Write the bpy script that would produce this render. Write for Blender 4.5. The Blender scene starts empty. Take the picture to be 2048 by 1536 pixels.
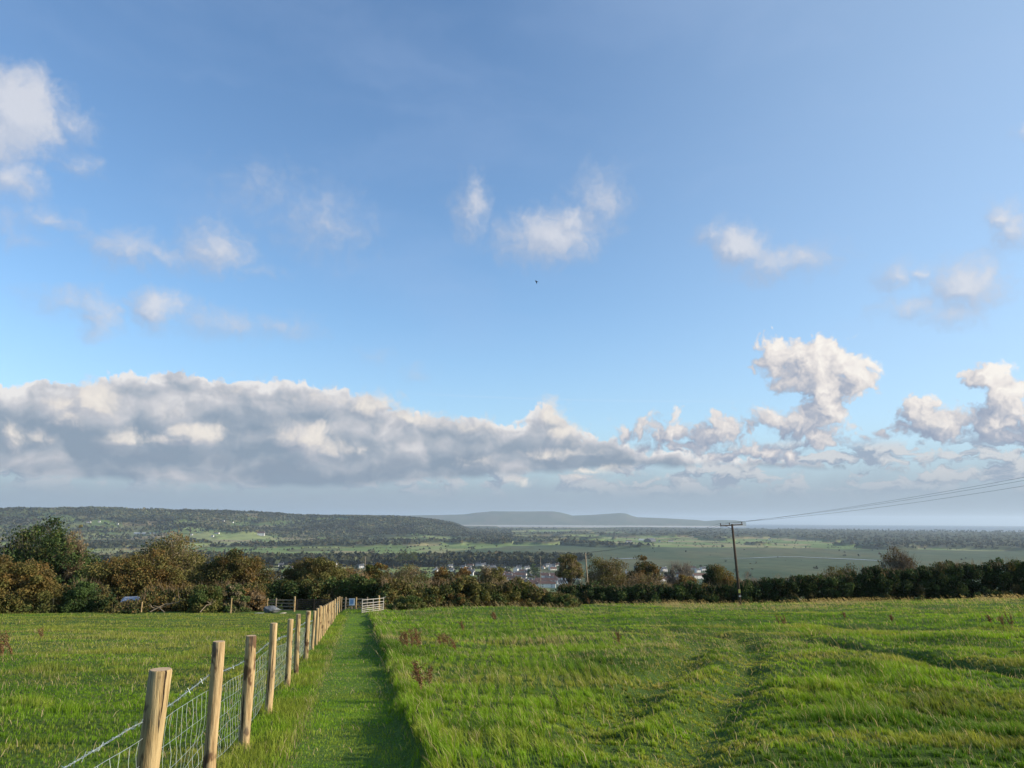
import bpy, bmesh, math, random
import numpy as np
from mathutils import Matrix, Vector

C = bpy.context.scene.collection
R = math.radians
rng = np.random.default_rng(7)
random.seed(7)

# ------------------------------------------------------------------ camera
EYE = 1.45                      # eye height above the field, metres
PITCH, ROLL, FPX = 9.92, 0.2, 1538.0     # FPX: focal length in pixels of a 2048 px wide frame
scene = bpy.context.scene
cam_data = bpy.data.cameras.new('camera')
cam = bpy.data.objects.new('camera', cam_data)
C.objects.link(cam)
cam_data.sensor_width = 36.0
cam_data.lens = FPX / 2048 * 36.0
cam_data.clip_start = 0.1
cam_data.clip_end = 120000.0
CAMROT = Matrix.Rotation(R(90 + PITCH), 3, 'X') @ Matrix.Rotation(R(ROLL), 3, 'Z')
cam.matrix_world = Matrix.Translation((0, 0, EYE)) @ CAMROT.to_4x4()
scene.camera = cam

# ------------------------------------------------------------------ light
SUN_AZ, SUN_EL = 93.0, 21.0      # clockwise from straight ahead (+Y), and above the horizon
az, el = R(SUN_AZ), R(SUN_EL)
SUNV = Vector((math.sin(az) * math.cos(el), math.cos(az) * math.cos(el), math.sin(el)))
sun_data = bpy.data.lights.new('sun', 'SUN')
sun_data.energy = 5.0
sun_data.angle = R(0.53)
sun_data.color = (1.0, 0.87, 0.69)
sun = bpy.data.objects.new('sun', sun_data)
sun.rotation_euler = (-SUNV).to_track_quat('-Z', 'Y').to_euler()
C.objects.link(sun)

scene.render.engine = 'CYCLES'
scene.view_settings.view_transform = 'Standard'
scene.view_settings.look = 'None'
scene.view_settings.exposure = 0.42
scene.view_settings.gamma = 1.0
scene.cycles.use_denoising = True
scene.cycles.use_adaptive_sampling = True
scene.cycles.adaptive_threshold = 0.009
scene.cycles.adaptive_min_samples = 16
scene.cycles.max_bounces = 5
scene.cycles.diffuse_bounces = 2
scene.cycles.glossy_bounces = 1
scene.cycles.transmission_bounces = 2
scene.cycles.transparent_max_bounces = 6
scene.cycles.volume_bounces = 0
scene.cycles.caustics_reflective = False
scene.cycles.caustics_refractive = False


def ray(px, py):
    """World direction through a point of the 2048 x 1536 photograph."""
    v = CAMROT @ Vector(((px - 1024) / FPX, (768 - py) / FPX, -1.0))
    return v.normalized()


def azel(px, py):
    d = ray(px, py)
    return math.degrees(math.atan2(d.x, d.y)), math.degrees(math.asin(d.z))


def at_depth(px, py, y):
    d = ray(px, py)
    return Vector((d.x / d.y * y, y, EYE + d.z / d.y * y))


# ------------------------------------------------------------------ world: sky and clouds
class NT:
    """Small helper for writing node maths."""
    def __init__(s, tree):
        s.t = tree

    def new(s, typ, **kw):
        n = s.t.nodes.new(typ)
        for k, v in kw.items():
            setattr(n, k, v)
        return n

    def link(s, a, b):
        s.t.links.new(a, b)

    def put(s, sock, v):
        if isinstance(v, bpy.types.NodeSocket):
            s.link(v, sock)
        elif v is not None:
            sock.default_value = v

    def m(s, op, a, b=None, c=None, clamp=False):
        n = s.new('ShaderNodeMath', operation=op)
        n.use_clamp = clamp
        s.put(n.inputs[0], a)
        if b is not None:
            s.put(n.inputs[1], b)
        if c is not None:
            s.put(n.inputs[2], c)
        return n.outputs[0]

    def v(s, op, a, b=None):
        n = s.new('ShaderNodeVectorMath', operation=op)
        s.put(n.inputs[0], a)
        if b is not None:
            s.put(n.inputs[1], b)
        return n.outputs[1] if op in ('LENGTH', 'DOT_PRODUCT', 'DISTANCE') else n.outputs[0]

    def xyz(s, x, y, z=0.0):
        n = s.new('ShaderNodeCombineXYZ')
        s.put(n.inputs[0], x); s.put(n.inputs[1], y); s.put(n.inputs[2], z)
        return n.outputs[0]

    def sep(s, v):
        n = s.new('ShaderNodeSeparateXYZ')
        s.put(n.inputs[0], v)
        return n.outputs

    def noise(s, vec, scale, detail=4.0, rough=0.5, dist=0.0, color=False, lac=2.0):
        n = s.new('ShaderNodeTexNoise', noise_dimensions='2D')
        s.put(n.inputs['Vector'], vec)
        n.inputs['Scale'].default_value = scale
        n.inputs['Detail'].default_value = detail
        n.inputs['Roughness'].default_value = rough
        n.inputs['Lacunarity'].default_value = lac
        n.inputs['Distortion'].default_value = dist
        return n.outputs[1] if color else n.outputs[0]

    def smooth(s, x, a, b, lo=0.0, hi=1.0):
        n = s.new('ShaderNodeMapRange', interpolation_type='SMOOTHSTEP')
        s.put(n.inputs['Value'], x)
        s.put(n.inputs['From Min'], a); s.put(n.inputs['From Max'], b)
        s.put(n.inputs['To Min'], lo); s.put(n.inputs['To Max'], hi)
        return n.outputs[0]

    def lin(s, x, a, b, lo=0.0, hi=1.0):
        n = s.new('ShaderNodeMapRange', interpolation_type='LINEAR')
        n.clamp = True
        s.put(n.inputs['Value'], x)
        s.put(n.inputs['From Min'], a); s.put(n.inputs['From Max'], b)
        s.put(n.inputs['To Min'], lo); s.put(n.inputs['To Max'], hi)
        return n.outputs[0]

    def mix(s, f, a, b, mode='MIX'):
        n = s.new('ShaderNodeMix', data_type='RGBA', blend_type=mode)
        s.put(n.inputs[0], f)
        s.put(n.inputs[6], a if not isinstance(a, tuple) else (*a[:3], 1.0))
        s.put(n.inputs[7], b if not isinstance(b, tuple) else (*b[:3], 1.0))
        return n.outputs[2]

    def ramp(s, x, stops, interp='LINEAR'):
        n = s.new('ShaderNodeValToRGB')
        cr = n.color_ramp
        cr.interpolation = interp
        while len(cr.elements) > 1:
            cr.elements.remove(cr.elements[-1])
        for i, (p, c) in enumerate(stops):
            e = cr.elements[0] if i == 0 else cr.elements.new(p)
            e.position = p
            e.color = (*c, 1.0) if isinstance(c, (tuple, list)) else (c, c, c, 1.0)
        s.put(n.inputs[0], x)
        return n.outputs[0]


world = bpy.data.worlds.new('World')
scene.world = world
world.use_nodes = True
world.node_tree.nodes.clear()


def srgb(r, g, b):
    f = lambda c: (c / 255 / 12.92) if c / 255 <= 0.04045 else ((c / 255 + 0.055) / 1.055) ** 2.4
    return (f(r), f(g), f(b))


def group(name, build):
    """A node group Vector -> Value, so that a cloud field can be sampled twice."""
    g = bpy.data.node_groups.new(name, 'ShaderNodeTree')
    g.interface.new_socket('Vector', in_out='INPUT', socket_type='NodeSocketVector')
    g.interface.new_socket('Value', in_out='OUTPUT', socket_type='NodeSocketFloat')
    gi = g.nodes.new('NodeGroupInput'); go = g.nodes.new('NodeGroupOutput')
    n = NT(g)
    g.links.new(build(n, gi.outputs[0]), go.inputs[0])
    return g


def blob_field(n, p, blobs, grow=1.3):
    """Union of soft ellipses given in photo pixels: (px, py, half width, half height, weight[, tilt])."""
    out = None
    for b in blobs:
        a0, e0 = azel(b[0], b[1])
        a1, _ = azel(b[0] + b[2], b[1]); _, e1 = azel(b[0], b[1] - b[3])
        rx, ry = abs(a1 - a0) * grow, abs(e1 - e0) * grow
        d = n.v('SUBTRACT', p, (a0, e0, 0))
        if len(b) > 5:
            t = R(b[5])
            q = n.sep(d)
            x = n.m('ADD', n.m('MULTIPLY', q[0], math.cos(t)), n.m('MULTIPLY', q[1], math.sin(t)))
            y = n.m('SUBTRACT', n.m('MULTIPLY', q[1], math.cos(t)), n.m('MULTIPLY', q[0], math.sin(t)))
            d = n.xyz(x, y, 0)
        l = n.v('LENGTH', n.v('MULTIPLY', d, (1 / rx, 1 / ry, 0)))
        f = n.m('MULTIPLY_ADD', l, -b[4], b[4])           # b4 at the centre, 0 on the ellipse
        if out is None:
            out = f
        else:
            sm = n.new('ShaderNodeMath', operation='SMOOTH_MAX')
            n.put(sm.inputs[0], out); n.put(sm.inputs[1], f); sm.inputs[2].default_value = 0.12
            out = sm.outputs[0]
    return out


def curve_of_az(n, azs, pts):
    """Elevation (deg) of an outline given as photo pixels, as a function of azimuth."""
    P = sorted(azel(*q) for q in pts)
    lo, hi = P[0][0], P[-1][0]
    e0, e1 = min(e for a, e in P), max(e for a, e in P)
    x = n.lin(azs, lo, hi)
    r = n.ramp(x, [((a - lo) / (hi - lo), (e - e0) / (e1 - e0 + 1e-6)) for a, e in P])
    return n.m('MULTIPLY_ADD', n.m('ADD', r, 0.0), e1 - e0, e0)


# thin fair-weather wisps, in photo pixels
WISPS = [
    (25, 225, 95, 85, 1.6), (10, 265, 60, 60, 1.2), (150, 250, 45, 28, .5), (20, 355, 60, 38, .75), (150, 325, 35, 20, .35),
    (95, 435, 55, 20, .4), (25, 450, 45, 30, .3), (260, 500, 75, 32, .62), (430, 500, 62, 45, .66), (340, 515, 120, 22, .4), (500, 540, 40, 12, .2),
    (150, 605, 75, 22, .38), (195, 625, 32, 42, .6), (312, 618, 55, 34, .95), (440, 645, 80, 24, .45), (560, 650, 55, 16, .28),
    (645, 445, 65, 50, .34), (530, 375, 50, 28, .2), (945, 415, 30, 55, .62), (1100, 475, 90, 48, 1.0), (1140, 445, 45, 35, .8), (1195, 405, 45, 52, .5),
    (1070, 500, 60, 25, .5), (1475, 495, 65, 38, .95, -25), (1430, 470, 30, 25, .6), (1545, 525, 70, 30, .6), (1620, 525, 40, 22, .4),
    (1795, 550, 35, 26, .6), (1850, 545, 30, 16, .55), (1935, 570, 75, 48, .95), (1975, 560, 38, 40, .7), (1830, 615, 60, 22, .5), (1900, 625, 60, 26, .5),
    (1600, 520, 70, 25, .5),
    (2010, 435, 40, 32, .8), (2035, 460, 50, 34, .7), (2045, 265, 14, 16, .5), (750, 712, 18, 10, .25), (835, 744, 22, 8, .2),
]
# heaped clouds with sunlit tops
TOWERS = [
    (1572, 712, 62, 42, 1.0), (1640, 735, 85, 62, 1.35), (1640, 775, 60, 45, 1.0), (1712, 750, 45, 48, 1.0), (1600, 765, 60, 32, .9), (1650, 800, 46, 58, 1.1),
    (1605, 850, 80, 42, .8), (1640, 868, 62, 28, .8), (1540, 905, 95, 22, .7), (1590, 905, 40, 24, .8), (1465, 905, 130, 18, .6),
    (1345, 860, 60, 36, .7), (1425, 862, 70, 34, .8), (1290, 862, 55, 24, .6), (1545, 838, 60, 30, .6), (1250, 868, 50, 18, .5), (1390, 890, 120, 18, .5),
    (1985, 755, 48, 32, 1.0), (1950, 745, 34, 16, .5), (2010, 800, 50, 55, 1.2), (1990, 850, 80, 36, 1.0), (1840, 830, 58, 38, .9), (1880, 850, 95, 34, .9),
    (1815, 800, 14, 22, .5), (1770, 868, 45, 12, .3), (2060, 860, 60, 40, 1.0),
]
BANK_TOP = [(-900, 820), (-300, 770), (0, 752), (60, 752), (120, 758), (180, 752), (225, 745), (300, 742), (380, 735), (450, 742), (540, 752), (640, 762), (710, 775), (750, 792), (790, 812), (850, 824),
            (920, 838), (1000, 838), (1050, 835), (1072, 806), (1098, 798), (1125, 832), (1160, 858), (1230, 872), (1300, 895), (1500, 905), (1700, 935), (2000, 955), (2400, 960)]
BANK_BOT = [(-900, 960), (0, 942), (60, 952), (200, 956), (400, 966), (520, 974), (640, 974), (760, 970), (860, 958), (960, 952), (1080, 945), (1200, 938), (1300, 932), (1500, 930), (1700, 938), (2000, 956), (2400, 961)]
LUMPS = [(190, 800, 58, 40, 1.0), (130, 812, 60, 30, .8), (150, 835, 70, 26, .7), (20, 868, 50, 28, .7), (75, 872, 40, 20, .5), (255, 872, 55, 22, .9), (395, 868, 58, 26, 1.1), (350, 880, 60, 18, .8),
         (620, 875, 62, 40, 1.1), (570, 870, 50, 30, .6), (660, 890, 50, 24, .7), (720, 905, 30, 8, .5), (350, 830, 55, 22, .45), (740, 808, 60, 26, .8), (820, 838, 60, 22, .9), (940, 855, 90, 16, .5), (1095, 830, 34, 34, 1.0),
         (1120, 865, 45, 26, .9), (1035, 963, 32, 10, .5), (1100, 905, 60, 16, .8), (1190, 945, 40, 10, .8), (960, 925, 50, 16, .35), (650, 800, 80, 24, .4), (480, 790, 80, 26, .35), (1150, 905, 50, 12, .5),
         (1165, 962, 50, 10, .7), (1230, 940, 60, 9, .6)]


def build_world():
    n = NT(world.node_tree)
    sky = n.new('ShaderNodeTexSky', sky_type='NISHITA')
    sky.sun_disc = False
    sky.sun_elevation = R(SUN_EL)
    sky.sun_rotation = R(SUN_AZ)
    sky.altitude = 100
    sky.air_density = 1.0
    sky.dust_density = 0.6
    sky.ozone_density = 2.0
    tc = n.new('ShaderNodeTexCoord')
    d = n.sep(tc.outputs['Generated'])
    A = n.m('DEGREES', n.m('ARCTAN2', d[0], d[1]))
    E = n.m('DEGREES', n.m('ARCSINE', d[2]))
    P = n.xyz(A, E, 0)
    STR = 0.098
    K = 1.0 / (STR * 2 ** 0.42)                     # cloud colours are written as seen; K undoes the Background strength

    def col(c, f=1.0):
        return tuple(x * K * f for x in srgb(*c))

    def lit(g, p, delta, k):
        a = n.new('ShaderNodeGroup'); a.node_tree = g; n.link(p, a.inputs[0])
        b = n.new('ShaderNodeGroup'); b.node_tree = g; n.link(n.v('ADD', p, delta), b.inputs[0])
        return a.outputs[0], n.m('MULTIPLY', n.m('SUBTRACT', a.outputs[0], b.outputs[0]), k)

    def billow(n_, p, s=0.85):
        v = n_.new('ShaderNodeTexVoronoi', feature='F1', voronoi_dimensions='2D')
        v.inputs['Scale'].default_value = s
        v.inputs['Detail'].default_value = 2.0
        v.inputs['Roughness'].default_value = 0.6
        n_.put(v.inputs['Vector'], p)
        return n_.m('SUBTRACT', 0.5, v.outputs[0])

    def background(c):
        b = n.new('ShaderNodeBackground')
        b.inputs['Strength'].default_value = STR
        n.link(c, b.inputs['Color'])
        return b.outputs[0]

    def mixsh(f, a, b):
        x = n.new('ShaderNodeMixShader')
        n.put(x.inputs[0], f); n.link(a, x.inputs[1]); n.link(b, x.inputs[2])
        return x.outputs[0]

    def cramp(x, stops):
        return n.mix(1.0, n.ramp(x, [(p, srgb(*c)) for p, c in stops]), (K, K, K), 'MULTIPLY')

    # --- clear sky, paler towards the sun
    clear = n.mix(1.0, sky.outputs[0], (1.29, 1.51, 1.66), 'MULTIPLY')
    clear = n.mix(n.m('MULTIPLY', n.smooth(A, -8, 48), .42), clear, col((196, 216, 232)))

    clear = n.mix(n.smooth(E, 16, 2, 0, .34), clear, col((180, 206, 234)))

    # --- everywhere outside the view: broken cloud near the horizon, clear above
    gen_n = n.noise(n.v('MULTIPLY', P, (.05, .12, 0)), 1.0, 4, .6)
    gen = n.mix(n.m('MULTIPLY', n.smooth(gen_n, .45, .6), n.smooth(E, 16, 8, 0, 1)), clear, col((190, 192, 200)))
    gen = n.mix(n.smooth(E, 1.5, 6, .95, 0), gen, col((150, 164, 181)))
    gen = n.mix(n.smooth(E, -.6, -.1, 1, 0), gen, col((110, 122, 132)))
    sh_gen = background(gen)

    # --- upper sky: cirrus veil and thin wisps
    w1 = n.v('SUBTRACT', n.noise(P, 0.42, 4, 0.54, color=True), (.5, .5, .5))
    w2 = n.v('SUBTRACT', n.noise(P, 1.7, 4, 0.62, color=True), (.5, .5, .5))
    Pw = n.v('ADD', P, n.v('MULTIPLY', w1, (2.6, 1.6, 0)))
    Pww = n.v('ADD', Pw, n.v('MULTIPLY', w2, (.8, .6, 0)))
    ws = n.v('SUBTRACT', n.noise(P, 0.40, 3.0, 0.5, color=True), (.5, .5, .5))
    Ps = n.v('ADD', P, n.v('MULTIPLY', ws, (2.2, 1.4, 0)))
    w1y = n.sep(ws)[1]
    fine = n.noise(Pw, .8, 7, .62)
    cir = n.noise(n.v('MULTIPLY', Pw, (.05, .16, 1)), 1.0, 5, 0.52, 0.3)
    hi = n.mix(n.m('MULTIPLY', n.smooth(cir, .42, .85), .17), clear, col((178, 200, 235)))

    def wisps(bg, g):
        wsp, wl = lit(g, Pww, (.6, .5, 0), .9)
        wd = n.m('ADD', wsp, n.m('MULTIPLY', n.m('SUBTRACT', fine, .50), .85))
        wm = n.smooth(wd, -.22, .80, 0, .84)
        wc = n.mix(n.lin(n.m('ADD', wl, n.m('MULTIPLY', wd, .5)), -.1, .7), col((170, 184, 208)), col((222, 223, 229)))
        return n.mix(wm, bg, wc)
    split = lambda b: (b[1] > 575 if b[0] < 1300 else b[1] > 640)
    g_wh = group('wisps_high', lambda m, p: blob_field(m, p, [b for b in WISPS if not split(b)], 1.38))
    g_wl = group('wisps_low', lambda m, p: blob_field(m, p, [b for b in WISPS if split(b)], 1.4))
    sh_hi = background(wisps(hi, g_wh))

    # --- lower sky
    bg = wisps(n.mix(n.m('MULTIPLY', n.m('MULTIPLY', n.smooth(cir, .42, .85), n.smooth(E, 8, 15)), .17), clear, col((178, 200, 235))), g_wl)
    P0 = azel(780, 784); P1 = azel(1600, 801)           # old contrail
    ln = n.m('SUBTRACT', E, n.m('MULTIPLY_ADD', n.m('SUBTRACT', A, P0[0]), (P1[1] - P0[1]) / (P1[0] - P0[0]), P0[1]))
    tr = n.m('MULTIPLY', n.smooth(n.m('ABSOLUTE', ln), .0, .10, 1, 0), n.m('MULTIPLY', n.smooth(A, -9, -4), n.smooth(A, 12, 22, 1, 0)))
    bg = n.mix(n.m('MULTIPLY', tr, .15), bg, col((214, 228, 246)))

    # grey layer over the horizon
    Eh = n.m('SUBTRACT', E, n.m('MULTIPLY', w1y, 1.6))
    hm = n.smooth(Eh, 1.0, n.lin(A, -20, 32, 6.6, 7.5), 1, 0)
    hc = cramp(n.lin(E, 0, 6), [(0, (156, 172, 187)), (.35, (158, 174, 190)), (.75, (170, 190, 206)), (1, (182, 206, 222))])
    bg = n.mix(n.m('MULTIPLY', hm, .95), bg, hc)

    # small far cumulus in rows above the horizon, more on the right
    q = n.v('MULTIPLY', Pw, (.30, .78, 0))
    fc = n.noise(q, 1.0, 7, .6)
    fc2 = n.noise(n.v('ADD', q, (.16, .30, 0)), 1.0, 5, .6)
    band = n.m('MULTIPLY', n.smooth(E, .9, 2.6), n.smooth(Eh, n.lin(A, -10, 32, 4.0, 4.8), n.lin(A, -10, 32, 5.0, 5.8), 1, 0))
    thr = n.lin(A, -34, 12, .50, .43)
    fm = n.m('MULTIPLY', n.smooth(fc, thr, n.m('ADD', thr, .09)), band)
    fl = n.m('MULTIPLY', n.m('SUBTRACT', fc, fc2), 6.0)
    fcol = n.mix(n.m('ADD', fl, .42, clamp=True), col((150, 163, 184)), col((214, 214, 216)))
    fcol = n.mix(n.smooth(E, .6, 4.0), col((158, 173, 189)), fcol)
    bg = n.mix(n.m('MULTIPLY', fm, .85), bg, fcol)

    # the long cloud bank
    top = curve_of_az(n, A, BANK_TOP)
    bot = curve_of_az(n, A, BANK_BOT)
    bl = billow(n, Pw, .5)
    bc = billow(n, Pw, 1.25)                       # fine cauliflower and its sunlit side
    crisp = n.m('SUBTRACT', bc, billow(n, n.v('ADD', Pw, (.26, .24, 0)), 1.25))
    bs = billow(n, Ps, .34)
    bs_b = billow(n, n.v('ADD', Ps, (.8, .8, 0)), .34)
    Et = n.m('SUBTRACT', n.m('SUBTRACT', n.m('ADD', top, n.m('ADD', n.m('MULTIPLY', bl, .7), n.m('MULTIPLY', bc, .34))), n.sep(Pww)[1]), -.15)
    Ebo = n.m('SUBTRACT', n.m('SUBTRACT', E, bot), n.m('MULTIPLY', w1y, .8))
    bm = n.m('MULTIPLY', n.smooth(Et, -.12, .24), n.smooth(Ebo, -.25, .35))
    hgt = n.m('DIVIDE', n.m('SUBTRACT', E, bot), n.m('MAXIMUM', n.m('SUBTRACT', top, bot), .6))
    big = n.noise(n.v('MULTIPLY', Ps, (.15, .34, 0)), 1.0, 3.5, .5)
    big2 = n.noise(n.v('MULTIPLY', n.v('ADD', Ps, (1.3, 1.1, 0)), (.15, .34, 0)), 1.0, 3.5, .5)
    sh = n.m('ADD', n.m('MULTIPLY', n.m('SUBTRACT', big, big2), 1.45), n.m('MULTIPLY', n.m('SUBTRACT', bs, bs_b), .30))
    sh = n.m('ADD', sh, n.m('MULTIPLY', n.m('MULTIPLY', crisp, n.smooth(hgt, .3, 1.0)), .11))
    rim = n.smooth(Et, .0, 1.5, .42, 0)
    val = n.m('ADD', n.m('ADD', n.m('MULTIPLY_ADD', hgt, .54, .05), sh), rim)
    bcol = cramp(val, [(0, (140, 156, 174)), (.2, (155, 167, 182)), (.42, (175, 182, 193)), (.65, (199, 200, 206)), (.85, (222, 220, 221)), (1, (238, 235, 233))])
    bg = n.mix(n.m('MULTIPLY', bm, .97), bg, bcol)

    # sunlit lumps on and under the bank
    g_lmp = group('lumps', lambda m, p: blob_field(m, p, LUMPS))
    blf = n.m('MULTIPLY', billow(n, Ps), .45)
    Pl = n.v('ADD', Ps, n.v('MULTIPLY', w2, (.5, .4, 0)))
    lm, ll = lit(g_lmp, Pl, (.8, .7, 0), .7)
    lm = n.m('ADD', lm, blf)
    lmm = n.smooth(lm, -.2, .75, 0, .92)
    lcol = cramp(n.m('ADD', n.m('ADD', ll, n.m('MULTIPLY', crisp, .12)), n.m('MULTIPLY_ADD', lm, .45, .25)), [(0, (166, 173, 188)), (.35, (200, 200, 205)), (.62, (228, 222, 217)), (1, (242, 235, 226))])
    bg = n.mix(lmm, bg, lcol)

    # towers on the right
    g_tow = group('towers', lambda m, p: m.m('ADD', blob_field(m, p, TOWERS), m.m('MULTIPLY', billow(m, p, .7), .55)))
    tm, tl = lit(g_tow, n.v('ADD', Ps, n.v('MULTIPLY', w2, (.75, .6, 0))), (.9, .6, 0), .6)
    tm = n.m('ADD', tm, n.m('MULTIPLY', bc, .14))
    tmm = n.smooth(tm, -.15, .25)
    tcol = cramp(n.m('ADD', n.m('ADD', n.m('ADD', tl, n.m('MULTIPLY', crisp, .12)), n.m('MULTIPLY_ADD', tm, .12, .28)), n.lin(E, 3.5, 9.5, -.18, .22)),
                 [(0, (150, 163, 185)), (.28, (178, 184, 198)), (.5, (214, 211, 213)), (.75, (238, 232, 228)), (1, (252, 247, 240))])
    bg = n.mix(tmm, bg, tcol)
    bg = n.mix(n.smooth(E, -.6, -.1, 1, 0), bg, col((110, 122, 132)))
    sh_lo = background(bg)

    isup = n.m('GREATER_THAN', E, curve_of_az(n, A, [(-400, 563), (0, 563), (300, 563), (600, 563), (1000, 575), (1300, 600), (1500, 632), (1800, 664), (2048, 672), (2300, 672)]))
    front = mixsh(isup, sh_lo, sh_hi)
    out = n.m('MAXIMUM', n.smooth(n.m('ABSOLUTE', A), 41, 46), n.m('MAXIMUM', n.smooth(E, 37, 42), n.m('LESS_THAN', E, -1.0)))
    fin = mixsh(out, front, sh_gen)
    o = n.new('ShaderNodeOutputWorld')
    n.link(fin, o.inputs[0])
    world.cycles.sampling_method = 'NONE'


build_world()

# ------------------------------------------------------------------ tools
def vnoise(x, y, seed=0):
    """Smooth value noise on numpy arrays, 0..1."""
    x = np.asarray(x, dtype=np.float64); y = np.asarray(y, dtype=np.float64)
    xi = np.floor(x).astype(np.int64); yi = np.floor(y).astype(np.int64)
    fx = x - xi; fy = y - yi
    fx = fx * fx * fx * (fx * (fx * 6 - 15) + 10); fy = fy * fy * fy * (fy * (fy * 6 - 15) + 10)

    def h(a, b):
        n = (a * 374761393 + b * 668265263 + seed * 974634777) & 0xFFFFFFFF
        n = ((n ^ (n >> 13)) * 1274126177) & 0xFFFFFFFF
        n = (n ^ (n >> 16)) & 0xFFFFFFFF
        return n / 4294967295.0
    a = h(xi, yi); b = h(xi + 1, yi); c = h(xi, yi + 1); d = h(xi + 1, yi + 1)
    return (a * (1 - fx) + b * fx) * (1 - fy) + (c * (1 - fx) + d * fx) * fy


def fbm(x, y, octaves=4, seed=0, rough=0.5):
    out = 0; amp = 1; tot = 0; f = 1.0
    for i in range(octaves):
        out = out + amp * vnoise(np.asarray(x) * f + 17.3 * i, np.asarray(y) * f - 9.1 * i, seed + i)
        tot += amp; amp *= rough; f *= 2.03
    return out / tot


def sstep(x, a, b):
    t = np.clip((np.asarray(x, dtype=float) - a) / (b - a), 0, 1)
    return t * t * (3 - 2 * t)


def tag(o, label=None, cat=None, group=None, kind=None):
    if label: o['label'] = label
    if cat: o['category'] = cat
    if group: o['group'] = group
    if kind: o['kind'] = kind
    return o


def link(o, parent=None):
    C.objects.link(o)
    if parent is not None:
        o.parent = parent
    return o


def empty(name, loc, rz=0.0):
    o = bpy.data.objects.new(name, None)
    o.empty_display_size = 0.3
    o.location = loc
    o.rotation_euler = (0, 0, rz)
    return link(o)


def mesh_np(name, verts, faces_sizes, loops, mat, parent=None, cols=None, smooth=False):
    """Mesh from flat numpy arrays. cols: (n,3) point colours."""
    me = bpy.data.meshes.new(name)
    verts = np.ascontiguousarray(verts, dtype=np.float32)
    nf = len(faces_sizes)
    me.vertices.add(len(verts)); me.loops.add(len(loops)); me.polygons.add(nf)
    me.vertices.foreach_set('co', verts.ravel())
    st = np.zeros(nf, dtype=np.int32); st[1:] = np.cumsum(faces_sizes)[:-1]
    me.polygons.foreach_set('loop_start', st)
    me.polygons.foreach_set('loop_total', np.asarray(faces_sizes, dtype=np.int32))
    me.loops.foreach_set('vertex_index', np.asarray(loops, dtype=np.int32))
    if cols is not None:
        a = me.attributes.new('col', 'FLOAT_COLOR', 'POINT')
        c4 = np.ones((len(verts), 4), dtype=np.float32); c4[:, :3] = cols
        a.data.foreach_set('color', c4.ravel())
    if smooth:
        me.polygons.foreach_set('use_smooth', np.ones(nf, dtype=bool))
    me.update(calc_edges=True)
    if mat is not None:
        me.materials.append(mat)
    return link(bpy.data.objects.new(name, me), parent)


class MB:
    """Collects simple solids into one mesh."""
    def __init__(s):
        s.v = []; s.f = []

    def add(s, vs, fs):
        k = len(s.v)
        s.v += [tuple(p) for p in vs]; s.f += [tuple(i + k for i in q) for q in fs]

    def box(s, c, d, M=None):
        x, y, z = d[0] / 2, d[1] / 2, d[2] / 2
        vs = [Vector((a * x, b * y, e * z)) for a in (-1, 1) for b in (-1, 1) for e in (-1, 1)]
        if M is not None:
            vs = [M @ p for p in vs]
        vs = [p + Vector(c) for p in vs]
        s.add(vs, [(0, 1, 3, 2), (4, 6, 7, 5), (0, 4, 5, 1), (2, 3, 7, 6), (0, 2, 6, 4), (1, 5, 7, 3)])

    def bar(s, p, q, w, h):
        """Rectangular bar from p to q, w across and h tall."""
        p, q = Vector(p), Vector(q)
        d = (q - p).normalized(); a = d.cross(Vector((0, 0, 1)))
        a = a.normalized() if a.length > 1e-4 else Vector((1, 0, 0))
        b = a.cross(d)
        vs = [e + a * (i * w / 2) + b * (j * h / 2) for e in (p, q) for i, j in ((-1, -1), (1, -1), (1, 1), (-1, 1))]
        s.add(vs, [(0, 1, 2, 3), (7, 6, 5, 4), (0, 4, 5, 1), (1, 5, 6, 2), (2, 6, 7, 3), (3, 7, 4, 0)])

    def tube(s, pts, rad, n=6, cap=True):
        pts = [Vector(p) for p in pts]
        rad = rad if isinstance(rad, (list, tuple)) else [rad] * len(pts)
        k = len(s.v); up = Vector((0, 0, 1))
        for i, p in enumerate(pts):
            d = (pts[min(i + 1, len(pts) - 1)] - pts[max(i - 1, 0)]).normalized()
            a = d.cross(up if abs(d.z) < .95 else Vector((1, 0, 0))).normalized(); b = a.cross(d)
            for j in range(n):
                t = 2 * math.pi * j / n
                s.v.append(tuple(p + (a * math.cos(t) + b * math.sin(t)) * rad[i]))
        for i in range(len(pts) - 1):
            for j in range(n):
                s.f.append((k + i * n + j, k + i * n + (j + 1) % n, k + (i + 1) * n + (j + 1) % n, k + (i + 1) * n + j))
        if cap:
            s.f.append(tuple(k + j for j in range(n))[::-1]); e = k + (len(pts) - 1) * n
            s.f.append(tuple(e + j for j in range(n)))

    def build(s, name, mat, parent=None, smooth=False):
        me = bpy.data.meshes.new(name)
        me.from_pydata(s.v, [], s.f)
        me.materials.append(mat)
        if smooth:
            me.polygons.foreach_set('use_smooth', [True] * len(me.polygons))
        me.update()
        return link(bpy.data.objects.new(name, me), parent)


# ------------------------------------------------------------------ materials
def material(name, build):
    m = bpy.data.materials.new(name)
    m.use_nodes = True
    m.node_tree.nodes.clear()
    n = NT(m.node_tree)
    out = n.new('ShaderNodeOutputMaterial')
    n.link(build(n), out.inputs['Surface'])
    return m


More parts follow.
